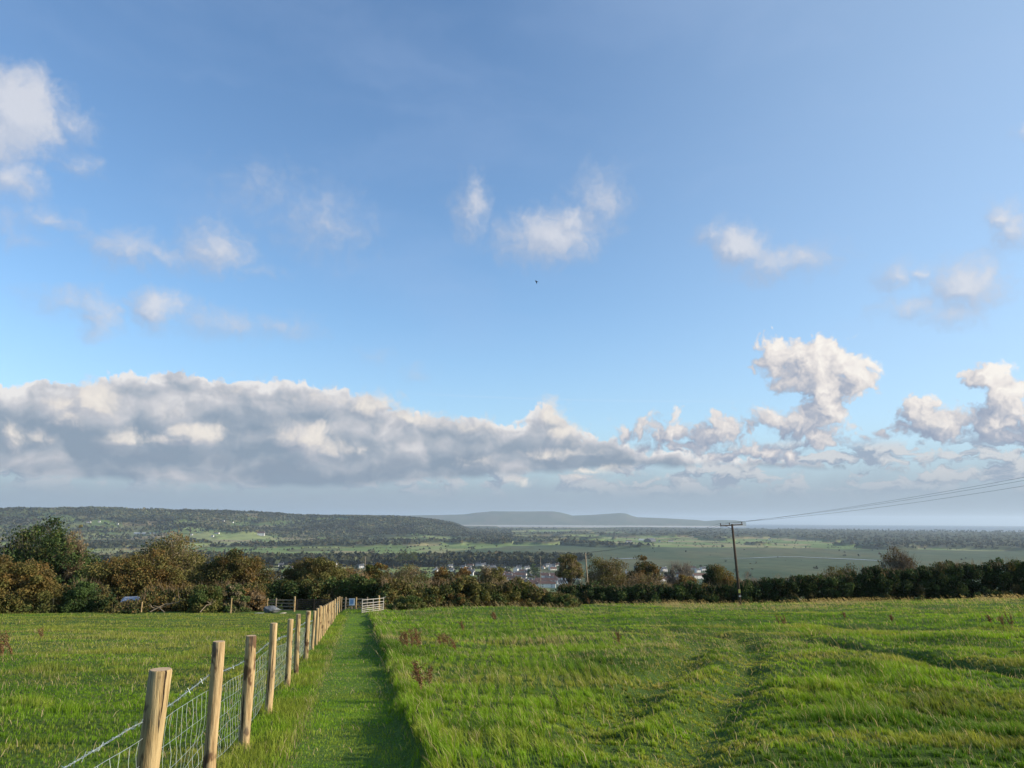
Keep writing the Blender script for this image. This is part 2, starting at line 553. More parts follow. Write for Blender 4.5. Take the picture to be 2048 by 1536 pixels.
def principled(n, color, rough=0.8, spec=0.3, metal=0.0, normal=None):
    p = n.new('ShaderNodeBsdfPrincipled')
    n.put(p.inputs['Base Color'], color if isinstance(color, bpy.types.NodeSocket) else (*color[:3], 1.0))
    n.put(p.inputs['Roughness'], rough)
    n.put(p.inputs['Specular IOR Level'], spec)
    n.put(p.inputs['Metallic'], metal)
    if normal is not None:
        n.link(normal, p.inputs['Normal'])
    return p.outputs[0]


def bump(n, h, strength=0.5, dist=0.02):
    b = n.new('ShaderNodeBump')
    b.inputs['Strength'].default_value = strength
    b.inputs['Distance'].default_value = dist
    n.link(h, b.inputs['Height'])
    return b.outputs[0]


def n3(n, vec, scale, detail=4, rough=.5):
    t = n.new('ShaderNodeTexNoise')
    n.put(t.inputs['Vector'], vec)
    t.inputs['Scale'].default_value = scale
    t.inputs['Detail'].default_value = detail
    t.inputs['Roughness'].default_value = rough
    return t.outputs[0]


def coords(n, kind='Object'):
    return n.new('ShaderNodeTexCoord').outputs[kind]


def attr(n, name='col'):
    a = n.new('ShaderNodeAttribute')
    a.attribute_name = name
    return a.outputs['Color']


def leafy(n, trans=0.3, rough=0.6, spec=0.25):
    """Thin leaf or blade: its own colour, some light coming through."""
    c = attr(n)
    p = principled(n, c, rough, spec)
    t = n.new('ShaderNodeBsdfTranslucent')
    n.link(n.mix(1.0, c, (1.25, 1.2, .75), 'MULTIPLY'), t.inputs['Color'])
    x = n.new('ShaderNodeMixShader')
    x.inputs[0].default_value = trans
    n.link(p, x.inputs[1]); n.link(t.outputs[0], x.inputs[2])
    return x.outputs[0]


M_GRASS = material('grass_blades', lambda n: leafy(n, .42, .55, .12))
M_LEAF = material('leaves', lambda n: leafy(n, .18, .75, .06))
M_FAR = material('distant_foliage', lambda n: principled(n, attr(n), .9, .05))


def _bark(n):
    o = coords(n)
    t = n3(n, n.v('MULTIPLY', o, (6, 6, 1.2)), 3.0, 4, .6)
    return principled(n, n.ramp(t, [(.3, (.035, .03, .024)), (.7, (.11, .095, .075))]), .9, .1)


M_BARK = material('bark', _bark)
M_TWIG = material('twigs', lambda n: principled(n, attr(n), .9, .1))


def plain(name, c, rough=.7, spec=.3, metal=0.0, var=.15, scale=6.0):
    def b(n):
        t = n3(n, coords(n), scale, 4, .6)
        f = n.lin(t, .3, .7, 1 - var, 1 + var)
        return principled(n, n.v('SCALE', c) if False else n.mix(1.0, (*c, 1), n.xyz(f, f, f), 'MULTIPLY'), rough, spec, metal)
    return material(name, b)


# ------------------------------------------------------------------ land
SEA = -110.0
RE = 6371000.0


def curv(x, y):
    return (np.asarray(x) ** 2 + np.asarray(y) ** 2) / (2 * RE)


_YK = [-60, 0, 52, 100, 200, 400, 700, 1000, 1500, 2200, 90000]
_ZK = [5.4, 0, -4.82, -9.1, -20, -44, -75, -92, -102, -107.0, -107.5]

# fence line: x = FX0 + FX1 * y
FX0, FX1 = -1.035, -0.1993


def fence_x(y):
    return FX0 + FX1 * np.asarray(y)


def px_on_plane(px, py):
    """Photo pixel -> (x, y) on the sloping field."""
    d = ray(px, py)
    t = 1.0
    # field plane z = -.083 y (+ .03 (x-15) to the right)
    lo, hi = .5, 400.0
    for _ in range(50):
        t = (lo + hi) / 2
        x, y, z = d.x * t, d.y * t, EYE + d.z * t
        if z > base_z(x, y): lo = t
        else: hi = t
    return d.x * t, d.y * t


def base_z(x, y):
    x = np.asarray(x, dtype=float); y = np.asarray(y, dtype=float)
    z = np.interp(y, _YK, _ZK)
    z = z + .02 * np.log1p(np.exp(np.clip((x - 15) / 4, -30, 30))) * 4 * sstep(y, 500, 100)
    return z


def polyline_dist(x, y, pts):
    """Distance from points to a polyline, and the running parameter."""
    best = np.full(np.shape(x), 1e9)
    for (x0, y0), (x1, y1) in zip(pts[:-1], pts[1:]):
        dx, dy = x1 - x0, y1 - y0
        t = np.clip(((x - x0) * dx + (y - y0) * dy) / (dx * dx + dy * dy), 0, 1)
        best = np.minimum(best, np.hypot(x - x0 - t * dx, y - y0 - t * dy))
    return best


TRACKS = [[px_on_plane(*p) for p in q] for q in (
    [(1370, 1540), (1405, 1460), (1450, 1410), (1490, 1360), (1505, 1322), (1485, 1297), (1430, 1279), (1340, 1267), (1200, 1258)],
    [(1190, 1470), (1270, 1400), (1340, 1352), (1400, 1318), (1395, 1300), (1350, 1284), (1270, 1272), (1100, 1262)],
)]
RUTS = [[px_on_plane(*p) for p in q] for q in (
    [(1500, 1283), (1640, 1296), (1760, 1312), (1850, 1330), (1950, 1345), (2100, 1362)],
    [(1480, 1250), (1650, 1253), (1780, 1257), (1900, 1262), (2100, 1268)],
)]


def zones(x, y):
    """Weights of the field's parts at (x, y): t = metres right of the fence."""
    t = x - fence_x(y)
    wob = (fbm(y * 1.1, x * .2, 4, 5) - .5) * .42
    el_, er_ = .50 + .005 * y, 1.56 + .010 * y
    path = sstep(t, el_ - .05 + wob * .4, el_ + .05 + wob * .4) * sstep(t, er_ + .07 + wob, er_ - .07 + wob)
    path = path * sstep(y, 56, 52)
    left = sstep(t, .12, -.12)
    right = sstep(t, er_ - .08 + wob, er_ + .08 + wob)
    right = np.maximum(right, sstep(y, 52, 56) * sstep(t, 0.2, .6))
    return t, path, left, right


LANE = (-29.25, 59.5)             # sunken lane behind the left hedge, where the vehicle is parked


def field_z(x, y, detail=True):
    x = np.asarray(x, dtype=float); y = np.asarray(y, dtype=float)
    z = base_z(x, y)
    near = sstep(y, 140, 100)
    t, path, left, right = zones(x, y)
    z = z + near * (fbm(x * .16, y * .16, 3, 11) - .5) * (.16 * left + .38 * right) * sstep(np.abs(t), 0, 6)
    z = z + near * (fbm(x * .9, y * .9, 3, 21) - .5) * (.08 * left + .24 * right)
    z = z + .10 * right * near * (1 - path) + .07 * near * right * np.exp(-np.clip((t - 1.7 - .01 * y) / .6, 0, 9) ** 2)
    z = z - .75 * np.exp(-(((x - LANE[0]) / 2.2) ** 4 + ((y - LANE[1]) / 3.0) ** 4))
    for q in TRACKS:
        z = z - .12 * np.exp(-(polyline_dist(x, y, q) / .38) ** 2) * right
    for i, q in enumerate(RUTS):
        d = polyline_dist(x, y, q)
        z = z - (.46 if i == 0 else .55) * np.exp(-(d / (.55 + .35 * i)) ** 2) * right
    return z


def crest_profile(pts, r):
    P = sorted(azel(*q) for q in pts)
    return np.array([p[0] for p in P]), np.array([EYE + math.tan(R(p[1])) * r for p in P])


HILL_A, HILL_Z = crest_profile([(-1500, 1030), (-600, 1020), (0, 1016), (150, 1013), (300, 1016), (400, 1018), (500, 1021), (600, 1027), (690, 1031), (760, 1031), (800, 1032), (860, 1037), (905, 1046), (935, 1060), (960, 1075), (3000, 1075)], 5600)


def land_z(x, y):
    """Height of the country beyond the field (earth curvature left out)."""
    z = base_z(x, y)
    r = np.hypot(x, y); a = np.degrees(np.arctan2(x, y))
    hz = np.interp(a, HILL_A, HILL_Z) - 17
    hz = np.maximum(hz + (fbm(a * 1.2, r / 900, 4, 31) - .5) * 16, -107)
    f = sstep(r + (fbm(x / 500, y / 500, 3, 33) - .5) * 900, 3900, 5650)
    back = sstep(r, 9500, 7000)
    z = z + (hz - z) * f * back * sstep(hz, -107, -100)
    # low rolls of the plain
    z = z + (fbm(x / 420, y / 420, 3, 35) - .5) * 4 * sstep(y, 1500, 3000)
    return z


def wood_mask(x, y):
    """Where the distant country is woodland."""
    r = np.hypot(x, y); a = np.degrees(np.arctan2(x, y))
    n = fbm(x / 380, y / 380, 4, 41)
    forest = sstep(a, 6, 9) * sstep(r, np.interp(a, [6, 12, 20, 26, 40], [6600, 5400, 4700, 3500, 3200]) * (1 + (n - .5) * .12), np.interp(a, [6, 12, 20, 26, 40], [6700, 5500, 4780, 3560, 3260]) * (1 + (n - .5) * .12))
    hill = (a < -1) * sstep(r, 4150, 4500) * sstep(n + sstep(a, -16, -8) * .3, .44, .50)
    belt = sstep(np.abs(r - 8500), 900, 500) * (a > -5) * (a < 10) * (n > .45)
    copse = (n > .66) * (r > 1200) * (r < 8000) * (r > 3000)
    leftb = (a < 0) * (r > 3000) * (r < 4300) * sstep(n, .50, .55)
    town = (r > 1400) * (r < 2300) * (a < 6) * sstep(n, .56, .60)
    return np.clip(np.maximum.reduce([forest, hill, belt, copse * 1.0, leftb, town]), 0, 1)


def cell_field(x, y, sx, sy, seed):
    """Irregular field parcels: id hash and closeness to a boundary (0 at the hedge)."""
    gx = x / sx; gy = y / sy
    gx = gx + (fbm(gx * .7, gy * .7, 2, seed + 3) - .5) * .8
    ix = np.floor(gx).astype(np.int64); iy = np.floor(gy).astype(np.int64)
    d1 = np.full(np.shape(gx), 1e9); d2 = np.full(np.shape(gx), 1e9); idn = np.zeros(np.shape(gx))
    for ox in (-1, 0, 1):
        for oy in (-1, 0, 1):
            cx = ix + ox; cy = iy + oy
            jx = vnoise(cx * 7.13 + .5, cy * 3.77 + .5, seed); jy = vnoise(cx * 5.31 + .5, cy * 9.17 + .5, seed + 1)
            d = np.abs(gx - cx - .15 - .7 * jx) ** 1.3 + np.abs(gy - cy - .15 - .7 * jy) ** 1.3
            h = vnoise(cx * 11.7 + .5, cy * 13.3 + .5, seed + 2)
            m = d < d1
            d2 = np.where(m, d1, np.minimum(d2, d)); idn = np.where(m, h, idn); d1 = np.where(m, d, d1)
    return idn, d2 - d1


def pal(t, stops):
    xs = [s[0] for s in stops]
    return np.stack([np.interp(t, xs, [s[1][k] for s in stops]) for k in range(3)], -1)


def land_colour(x, y):
    r = np.hypot(x, y); a = np.degrees(np.arctan2(x, y))
    idn, ed = cell_field(x, y, 150, 240, 60)
    c = pal(idn, [(0, (.10, .15, .05)), (.3, (.15, .21, .07)), (.5, (.20, .25, .09)), (.62, (.24, .25, .11)), (.75, (.27, .22, .12)), (.85, (.13, .12, .06)), (1, (.10, .15, .05))])
    hillc = (sstep(r, 4200, 4600) * sstep(a, 0, -2))[..., None]
    c = c * (1 - .28 * hillc)
    # saltmarsh and the flat grazing along the river
    marsh = sstep(r, np.interp(a, [-2, 3], [2150, 950]), np.interp(a, [-2, 3], [2250, 1100])) * sstep(r + (fbm(x / 300, y / 300, 3, 71) - .5) * 300, np.interp(a, [-8, 2, 12, 40], [2250, 3300, 3150, 3500]), np.interp(a, [-8, 2, 12, 40], [2200, 3250, 3080, 3400]))
    mc = pal(fbm(x / 160, y / 500, 4, 73), [(.3, (.055, .085, .045)), (.55, (.08, .105, .055)), (.75, (.11, .115, .06))])
    c = c * (1 - marsh[..., None]) + mc * marsh[..., None]
    # grazing strip between cloud shadows, its sunlight put into a paler colour
    strip = sstep(r, 3350, 3420) * sstep(r, 3900, 3800) * sstep(a, 8, 4)
    sc = pal(fbm(x / 700, y / 160, 4, 75), [(.35, (.24, .29, .09)), (.5, (.30, .29, .13)), (.62, (.31, .24, .14)), (.8, (.20, .28, .08))])
    c = c * (1 - strip[..., None] * .85) + sc * strip[..., None] * .85
    w = wood_mask(x, y)[..., None]
    wc = pal(fbm(x / 60, y / 60, 3, 77), [(.2, (.04, .055, .028)), (.5, (.065, .08, .04)), (.8, (.11, .095, .055))])
    c = c * (1 - w) + wc * w
    # hillside below the field: rough grass and scrub
    h = sstep(r, 1100, 700)[..., None]
    c = c * (1 - h) + np.array((.05, .065, .03)) * h
    # sand along the far estuary
    sand = sstep(r, 10400, 10700)[..., None] * (sstep(a, -14, -10) * sstep(a, 14, 10))[..., None]
    c = c * (1 - sand) + np.array((.30, .26, .20)) * sand
    return c * (.75 + .5 * fbm(x / 25, y / 25, 2, 79))[..., None]


def grid_mesh(name, X, Y, Z, mat, cols=None, smooth=True):
    ny, nx = X.shape
    i = np.arange(ny * nx).reshape(ny, nx)
    q = np.stack([i[:-1, :-1], i[:-1, 1:], i[1:, 1:], i[1:, :-1]], -1).reshape(-1)
    v = np.stack([X, Y, Z], -1).reshape(-1, 3)
    return mesh_np(name, v, np.full((ny - 1) * (nx - 1), 4), q, mat, cols=None if cols is None else cols.reshape(-1, 3), smooth=smooth)


def build_land():
    # --- the field underfoot, one sheet
    ys = np.concatenate([np.linspace(-40, 3, 30)[:-1], np.geomspace(9, 150, 560) - 6])
    s = np.linspace(-1, 1, 520)
    X = s[None, :] * (np.abs(ys)[:, None] * .95 + 14); Y = np.repeat(ys[:, None], len(s), 1)
    Z = field_z(X, Y) - curv(X, Y)
    t, path, left, right = zones(X, Y)
    n1 = fbm(X * .8, Y * .8, 4, 91)[..., None]
    c = np.array((.062, .105, .018)) * (.6 + .8 * n1)
    c = c * (1 - path[..., None]) + np.array((.085, .150, .028)) * path[..., None]

    def fm(n):
        o = coords(n)
        t1 = n3(n, o, 22, 5, .7)
        f = n.lin(t1, .3, .7, .55, 1.5)
        return principled(n, n.mix(1.0, attr(n), n.xyz(f, f, f), 'MULTIPLY'), .95, .1, normal=bump(n, t1, .9, .05))
    tag(grid_mesh('field', X, Y, Z, material('turf', fm), c), kind='structure')

    # --- country beyond, out to the coast
    ys = np.concatenate([np.geomspace(125, 1500, 160), 1 / np.linspace(1 / 1510, 1 / 3000, 200), 1 / np.linspace(1 / 3004, 1 / 13500, 420)])
    s = np.linspace(-1, 1, 900)
    X = s[None, :] * (ys[:, None] * .98 + 40); Y = np.repeat(ys[:, None], len(s), 1)
    Z = land_z(X, Y) - .25
    w = wood_mask(X, Y)
    canopy = w * (9 + 9 * fbm(X / 45, Y / 45, 3, 43) + 5 * vnoise(X / 14, Y / 14, 44)) * sstep(np.hypot(X, Y), 2600, 3400) * .8
    Z = Z + canopy
    r = np.hypot(X, Y); a = np.degrees(np.arctan2(X, Y))
    coast = np.interp(a, [-50, -3, 4, 10, 16, 22, 30, 50], [13200, 11800, 11600, 10500, 9200, 8600, 8000, 7600]) * (1 + (fbm(a / 3, a * 0, 3, 45) - .5) * .05)
    Z = np.where(r > coast, SEA - 8, Z)
    c = land_colour(X, Y)
    mm = material('countryside', lambda n: principled(n, attr(n), .95, .05))
    tag(grid_mesh('terrain', X, Y, Z - curv(X, Y), mm, c), kind='structure')

    # --- river and pools lying on the marsh
    def ribbon(pts, w):
        P = [px_to_level(*p, -106.0) for p in pts]
        vs = []; q = []
        for k, p in enumerate(P):
            d = (P[min(k + 1, len(P) - 1)] - P[max(k - 1, 0)]); d.z = 0
            nrm = Vector((-d.y, d.x, 0)).normalized() * w[k] / 2
            vs += [p + nrm, p - nrm]
            if k: q += [2 * k - 2, 2 * k - 1, 2 * k + 1, 2 * k]
        return vs, q
    V = []; Q = []
    for pts, w in (
        ([(1440, 1117), (1500, 1116), (1560, 1113.5), (1600, 1113.5), (1650, 1116), (1700, 1118), (1760, 1121)], [6, 12, 16, 18, 20, 26, 18]),
        ([(1225, 1117), (1250, 1117), (1275, 1116)], [12, 26, 14]),
        ([(845, 1113), (870, 1114), (905, 1114)], [20, 50, 60])):
        vs, q = ribbon(pts, w)
        Q += [i + len(V) for i in q]; V += vs
    wm = material('river_water', lambda n: principled(n, (.05, .06, .07), .12, .5))
    tag(mesh_np('river', np.array([tuple(p) for p in V]), np.full(len(Q) // 4, 4), Q, wm), kind='structure')

    # --- sea: a curved disc to beyond the horizon, also the base sheet of the land
    rr = np.concatenate([[0], np.geomspace(500, 44000, 60)]); th = np.linspace(0, 2 * math.pi, 181)
    X = rr[:, None] * np.sin(th)[None, :]; Y = rr[:, None] * np.cos(th)[None, :]

    def seam(n):
        o = coords(n)
        h = n3(n, n.v('MULTIPLY', o, (.02, .05, 1)), 1, 5, .6)
        return principled(n, (.035, .055, .065), .38, .5, normal=bump(n, h, .6, 3))
    tag(grid_mesh('sea', X, Y, SEA - curv(X, Y), material('sea_water', seam)), kind='structure')
    # sandflats of the estuary
    X, Y = np.meshgrid(np.linspace(-3500, 3200, 60), np.linspace(11000, 13800, 40))
    X = X * Y / 12000 * 1.0
    Zs = SEA - .6 + 1.6 * fbm(X / 900, Y / 500, 3, 47)
    tag(grid_mesh('sandflats', X, Y, Zs - curv(X, Y), plain('wet_sand', (.42, .37, .30), .6, .3, scale=.002), None), kind='structure')

    # --- the peninsula across the estuary
    pts = [(520, 1034), (600, 1029), (700, 1029), (800, 1031), (880, 1030), (930, 1028.5), (955, 1025), (985, 1022.5), (1050, 1023), (1105, 1022.5), (1122, 1025), (1145, 1031), (1180, 1030), (1215, 1027.5),
           (1240, 1026), (1252, 1027), (1262, 1031), (1275, 1034.5), (1320, 1036), (1370, 1038.5), (1395, 1040), (1410, 1042), (1440, 1040), (1470, 1040.5), (1492, 1044)]
    pa, pz = crest_profile(pts, 15500)
    aa = np.linspace(pa[0], pa[-1], 300); rr = np.linspace(13900, 18000, 60)
    Aa, Rr = np.meshgrid(aa, rr)
    cz = np.interp(Aa, pa, pz) + curv(15500, 0)
    f = sstep(Rr, 13950, 15500) ** 1.2 * sstep(Rr, 18000, 16200)
    Zp = SEA - 2 + (np.maximum(cz, SEA) - SEA + 2) * f + (fbm(Aa * 2, Rr / 700, 4, 49) - .5) * 18 * f * sstep(f, 1, .8)
    Xp = Rr * np.sin(np.radians(Aa)); Yp = Rr * np.cos(np.radians(Aa))
    idn, ed = cell_field(Xp, Yp, 260, 260, 90)
    cp = pal(idn, [(0, (.07, .085, .04)), (.5, (.10, .11, .055)), (.8, (.13, .12, .07)), (1, (.08, .075, .05))])
    beach = (sstep(Zp, SEA + 14, SEA + 4) * sstep(Aa, -6, -2))[..., None]
    cp = cp * (1 - beach) + np.array((.5, .46, .38)) * beach
    tag(grid_mesh('hills', Xp, Yp, Zp - curv(Xp, Yp), mm, cp), kind='structure')


def px_to_level(px, py, z):
    d = ray(px, py)
    t = (z - EYE) / d.z
    for _ in range(4):
        t = (z - curv(d.x * t, d.y * t) - EYE) / d.z
    return Vector((d.x * t, d.y * t, EYE + d.z * t))


def px_on_land(px, py, lo=150.0, hi=12000.0):
    d = ray(px, py)
    ts = np.geomspace(lo, hi, 900)
    X, Y, Zr = d.x * ts, d.y * ts, EYE + d.z * ts
    g = land_z(X, Y) - curv(X, Y)
    k = np.argmax(Zr < g)
    return Vector((X[k], Y[k], g[k]))


build_land()

# ------------------------------------------------------------------ grass
def blades(x, y, z, h, w, lean, leandir, yaw, col, tipcol, cols, verts, count):
    """Bent blades, 5 vertices each: base pair, middle pair, tip."""
    n = len(x)
    cx, cy = np.cos(yaw) * w / 2, np.sin(yaw) * w / 2
    lx, ly = np.cos(leandir) * lean * h, np.sin(leandir) * lean * h
    zt = h * np.sqrt(np.clip(1 - (lean * .8) ** 2, .15, 1))
    V = np.empty((n, 5, 3), dtype=np.float32)
    V[:, 0] = np.stack([x - cx, y - cy, z - .01], -1)
    V[:, 1] = np.stack([x + cx, y + cy, z - .01], -1)
    mx, my, mz = x + lx * .32, y + ly * .32, z + zt * .58
    V[:, 2] = np.stack([mx - cx * .8, my - cy * .8, mz], -1)
    V[:, 3] = np.stack([mx + cx * .8, my + cy * .8, mz], -1)
    V[:, 4] = np.stack([x + lx, y + ly, z + zt], -1)
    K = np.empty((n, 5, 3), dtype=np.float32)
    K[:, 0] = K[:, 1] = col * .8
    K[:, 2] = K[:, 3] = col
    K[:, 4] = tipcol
    verts.append(V.reshape(-1, 3)); cols.append(K.reshape(-1, 3)); count.append(n)


def finish_blades(name, verts, cols, count, mat):
    n = sum(count)
    b = np.arange(n, dtype=np.int32)[:, None] * 5
    loops = np.concatenate([b + np.array([[0, 1, 3, 2]]), b + np.array([[2, 3, 4]])], 1).ravel()
    sizes = np.tile(np.array([4, 3], dtype=np.int32), n)
    return mesh_np(name, np.concatenate(verts), sizes, loops, mat, cols=np.concatenate(cols))


def scatter(y0, y1, dens, seed):
    """Random points in the wedge that the view covers (with a margin), dens per square metre."""
    r = np.random.default_rng(seed)
    a = .84
    n = int(dens * a * ((y1 + 5) ** 2 - (y0 + 5) ** 2))
    y = np.sqrt(r.random(n) * ((y1 + 5) ** 2 - (y0 + 5) ** 2) + (y0 + 5) ** 2) - 5
    x = (r.random(n) * 2 - 1) * a * (y + 5)
    return x, y, r


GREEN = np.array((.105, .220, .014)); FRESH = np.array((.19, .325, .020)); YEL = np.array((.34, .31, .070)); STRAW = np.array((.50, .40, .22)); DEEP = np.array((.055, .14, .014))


def build_grass():
    V, K, N = [], [], []
    WIND = math.pi * 1.02            # blades bend away from the wind, to the left
    for y0, y1, dens, wmul in ((5, 12, 2300, .9), (12, 20, 1000, 1.2), (20, 34, 380, 1.8), (34, 56, 110, 3.0), (56, 95, 34, 5.0)):
        x, y, r = scatter(y0, y1, dens, int(y0) + 100)
        t, path, left, right = zones(x, y)
        keep = (y < 56) | (t > 0)
        # thin out what nobody sees beyond the left hedge
        keep &= ~((t < .12) & (y > 54)) & (r.random(len(x)) < np.where(t < -.1, .8, 1.0))
        x, y, t, path, left, right = (q[keep] for q in (x, y, t, path, left, right))
        n = len(x)
        # two blades in three grow in tufts and splay outwards
        cell = np.where(right > .5, .17, .11) * (1 + y / 60)
        jx = np.floor(x / cell); jy = np.floor(y / cell)
        cxn = (jx + .2 + .6 * vnoise(jx * 3.7 + .5, jy * 5.1 + .5, 231)) * cell; cyn = (jy + .2 + .6 * vnoise(jx * 7.9 + .5, jy * 2.3 + .5, 232)) * cell
        tf = (r.random(n) < .66) & ((right > .5) | (left > .5))
        ox, oy = (x - cxn), (y - cyn)
        x = np.where(tf, cxn + ox * .33, x); y = np.where(tf, cyn + oy * .33, y)
        outdir = np.arctan2(oy, ox)
        hcell = vnoise(jx * 1.37 + .5, jy * 9.3 + .5, 233)
        z = field_z(x, y) - curv(x, y)
        verge = np.clip(1 - path - left - right, 0, 1)
        tuft = fbm(x * 1.3, y * 1.3, 3, 201)              # clumps
        broad = fbm(x * .22, y * .22, 4, 203)
        streak = fbm(x * .10, y * .55, 4, 205)
        trk = np.zeros(n)
        for q in TRACKS:
            trk = np.maximum(trk, np.exp(-(polyline_dist(x, y, q) / .55) ** 2))
        mid = np.exp(-((np.minimum(polyline_dist(x, y, TRACKS[0]), polyline_dist(x, y, TRACKS[1]))) / 1.5) ** 2)
        rut = np.zeros(n)
        for q in RUTS:
            rut = np.maximum(rut, np.exp(-(polyline_dist(x, y, q) / .8) ** 2))
        tus = sstep(fbm(x * .75, y * .75, 2, 207), .55, .72)
        hl = .03 + .04 * tuft + .09 * sstep(tuft, .60, .76)
        hr = ((.03 + .09 * tuft + .02 * broad + .11 * tus) * (1 - .65 * rut) + .08 * np.exp(-((t - 1.72 - .01 * y) / .22) ** 2)) * (1 - .62 * trk) * (1 - .38 * mid)
        hv = .05 + .10 * tuft
        hp = .018 + .012 * tuft + .02 * sstep(fbm(x * .35, y * 1.5, 3, 217), .52, .7)
        el = .50 + .005 * y
        h = hl * left + hr * right + hv * verge + hp * path
        h = h * (.45 + .62 * r.random(n)) * (.6 + .75 * hcell)
        w = (.0030 + .0065 * r.random(n) ** 2) * wmul * (1 + .2 * right + .9 * trk)
        lean = np.clip(.30 + .22 * right + .12 * verge + .45 * (r.random(n) - .5), .02, .95)
        ld = np.where((right > .5), WIND + (r.random(n) - .5) * 2.2 + (broad - .5) * 1.2, r.random(n) * 6.28)
        ld = np.where(verge > .5, r.random(n) * 6.28, ld)
        ld = np.where(tf, np.arctan2(np.sin(outdir) * .8 + np.sin(ld) * np.where(right > .5, .8, 0), np.cos(outdir) * .8 + np.cos(ld) * np.where(right > .5, .8, 0)), ld)
        yaw = r.random(n) * 6.28
        # natural colour patches; along the ruts, bank shade is put into the colour
        m1 = sstep(broad + (r.random(n) - .5) * .25, .34, .56)[:, None]
        c = GREEN * (1 - m1) + FRESH * m1
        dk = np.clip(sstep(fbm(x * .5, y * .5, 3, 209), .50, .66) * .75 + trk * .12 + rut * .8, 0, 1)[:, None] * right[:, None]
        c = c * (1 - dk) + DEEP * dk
        yl = (left * sstep(streak + (tuft - .5) * .5 + .22 * sstep(y, 16, 44), .40, .66) * .62 + verge * .45 * sstep(tuft, .35, .6) + right * sstep(streak, .56, .74) * .55)[:, None]
        yl = np.clip(yl + .45 * trk[:, None] * sstep(tuft, .35, .6)[:, None] + .55 * path[:, None] * sstep(fbm(x * .5, y * 1.2, 3, 213), .45, .65)[:, None] * .6, 0, 1)
        c = c * (1 - yl) + YEL * yl
        c = c * (1 + path[:, None] * .12)
        # dry blades: scattered, thick along the top of the field and in one patch
        dryp = .035 + .12 * left * (.4 + 1.2 * sstep(streak, .4, .6)) + .06 * right + .55 * np.exp(-((t - el) / .09) ** 2) * (left < .1)
        d1 = sstep(fbm(x * .20 + 3, y * .45, 4, 215), .50, .66) * right
        band1 = np.exp(-((y - 22 - (x - 1) * .25) / 4.5) ** 2) * sstep(x, -5, -3) * sstep(x, 9, 4)
        band2 = sstep(y, 45, 70) * right
        dryp = dryp * .5 + .55 * d1 * np.clip(band1 * 1.2 + band2 * .9 + .03, 0, 1) * (1 - trk)
        dry = r.random(n) < dryp
        c = np.where(dry[:, None], STRAW * (.5 + .6 * r.random(n))[:, None], c)
        c = c * ((.70 + .50 * r.random(n)) * (.78 + .44 * hcell))[:, None]
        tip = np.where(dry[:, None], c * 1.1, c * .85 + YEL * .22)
        h = np.where(dry & (right > .5), h * 1.22, h)
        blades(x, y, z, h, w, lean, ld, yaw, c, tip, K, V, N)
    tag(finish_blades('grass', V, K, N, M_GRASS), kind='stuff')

    V, K, N = [], [], []
    # pale dead stems and bits lying about
    x, y, r = scatter(5, 30, 14, 901)
    n = len(x); zz = field_z(x, y) - curv(x, y) + .02
    cc = STRAW * (.7 + .5 * r.random(n))[:, None]
    t, path, left, right = zones(x, y)
    blades(x, y, zz, (.05 + .10 * r.random(n)) * (1 - .5 * path), .004 + .006 * r.random(n), .6 + .35 * r.random(n), r.random(n) * 6.28, r.random(n) * 6.28, cc, cc, K, V, N)
    tag(finish_blades('dead_grass_litter', V, K, N, M_GRASS), kind='stuff')

    # --- flowering stalks above the long grass: stem, nodding pale head
    V, K, N = [], [], []
    r = np.random.default_rng(77)
    pts = []
    for y0, y1, dens in ((7, 20, 3.0), (20, 40, 3.2), (40, 92, 1.8)):
        x, y, q = scatter(y0, y1, dens, int(y0) + 300)
        t, path, left, right = zones(x, y)
        d = sstep(fbm(x * .20 + 3, y * .45, 4, 215), .46, .62)
        band = np.clip(np.exp(-((y - 21 - (x - 1) * .22) / 4.5) ** 2) * 1.6 * sstep(x, -6, -4) * sstep(x, 9, 5) + .8 * sstep(y, 50, 75) + .10, 0, 1.6)
        edge = np.exp(-((t - 2.3) / .4) ** 2) * .8
        ok = (right > .6) & (q.random(len(x)) < d * band + edge * .35)
        pts.append((x[ok], y[ok]))
    x = np.concatenate([p[0] for p in pts]); y = np.concatenate([p[1] for p in pts])
    rep = 3
    x = np.repeat(x, rep) + (r.random(len(x) * rep) - .5) * .35; y = np.repeat(y, rep) + (r.random(len(y) * rep) - .5) * .5
    n = len(x); z = field_z(x, y) - curv(x, y)
    h = .34 + .22 * r.random(n)
    lean = .45 + .2 * r.random(n); ld = WIND + (r.random(n) - .5) * .7
    wd = np.maximum(.0022, y * .00022)
    stem = STRAW * (.65 + .3 * r.random(n))[:, None]
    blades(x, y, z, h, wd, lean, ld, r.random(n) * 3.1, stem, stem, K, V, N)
    # heads: short thick blade from the tip, nodding over
    tx = x + np.cos(ld) * lean * h * .92; ty = y + np.sin(ld) * lean * h * .92
    tz = z + h * np.sqrt(1 - (lean * .8) ** 2) * .97
    hl = .07 + .05 * r.random(n)
    blades(tx, ty, tz, hl, wd * 3.2, np.full(n, .93), ld, ld + math.pi / 2, STRAW * (.9 + .3 * r.random(n))[:, None], STRAW * 1.1 * np.ones((n, 1)), K, V, N)
    tag(finish_blades('seeding_grass', V, K, N, M_GRASS), kind='stuff')


build_grass()

# ------------------------------------------------------------------ trees, bushes and hedges
RUST = np.array((.205, .120, .040)); OLIVE = np.array((.150, .142, .044)); BROWN = np.array((.115, .088, .036)); LGREEN = np.array((.075, .115, .034)); DGREEN = np.array((.030, .052, .020)); TAN = np.array((.26, .195, .12)); GREY = np.array((.20, .18, .15)); RED = np.array((.13, .032, .018))


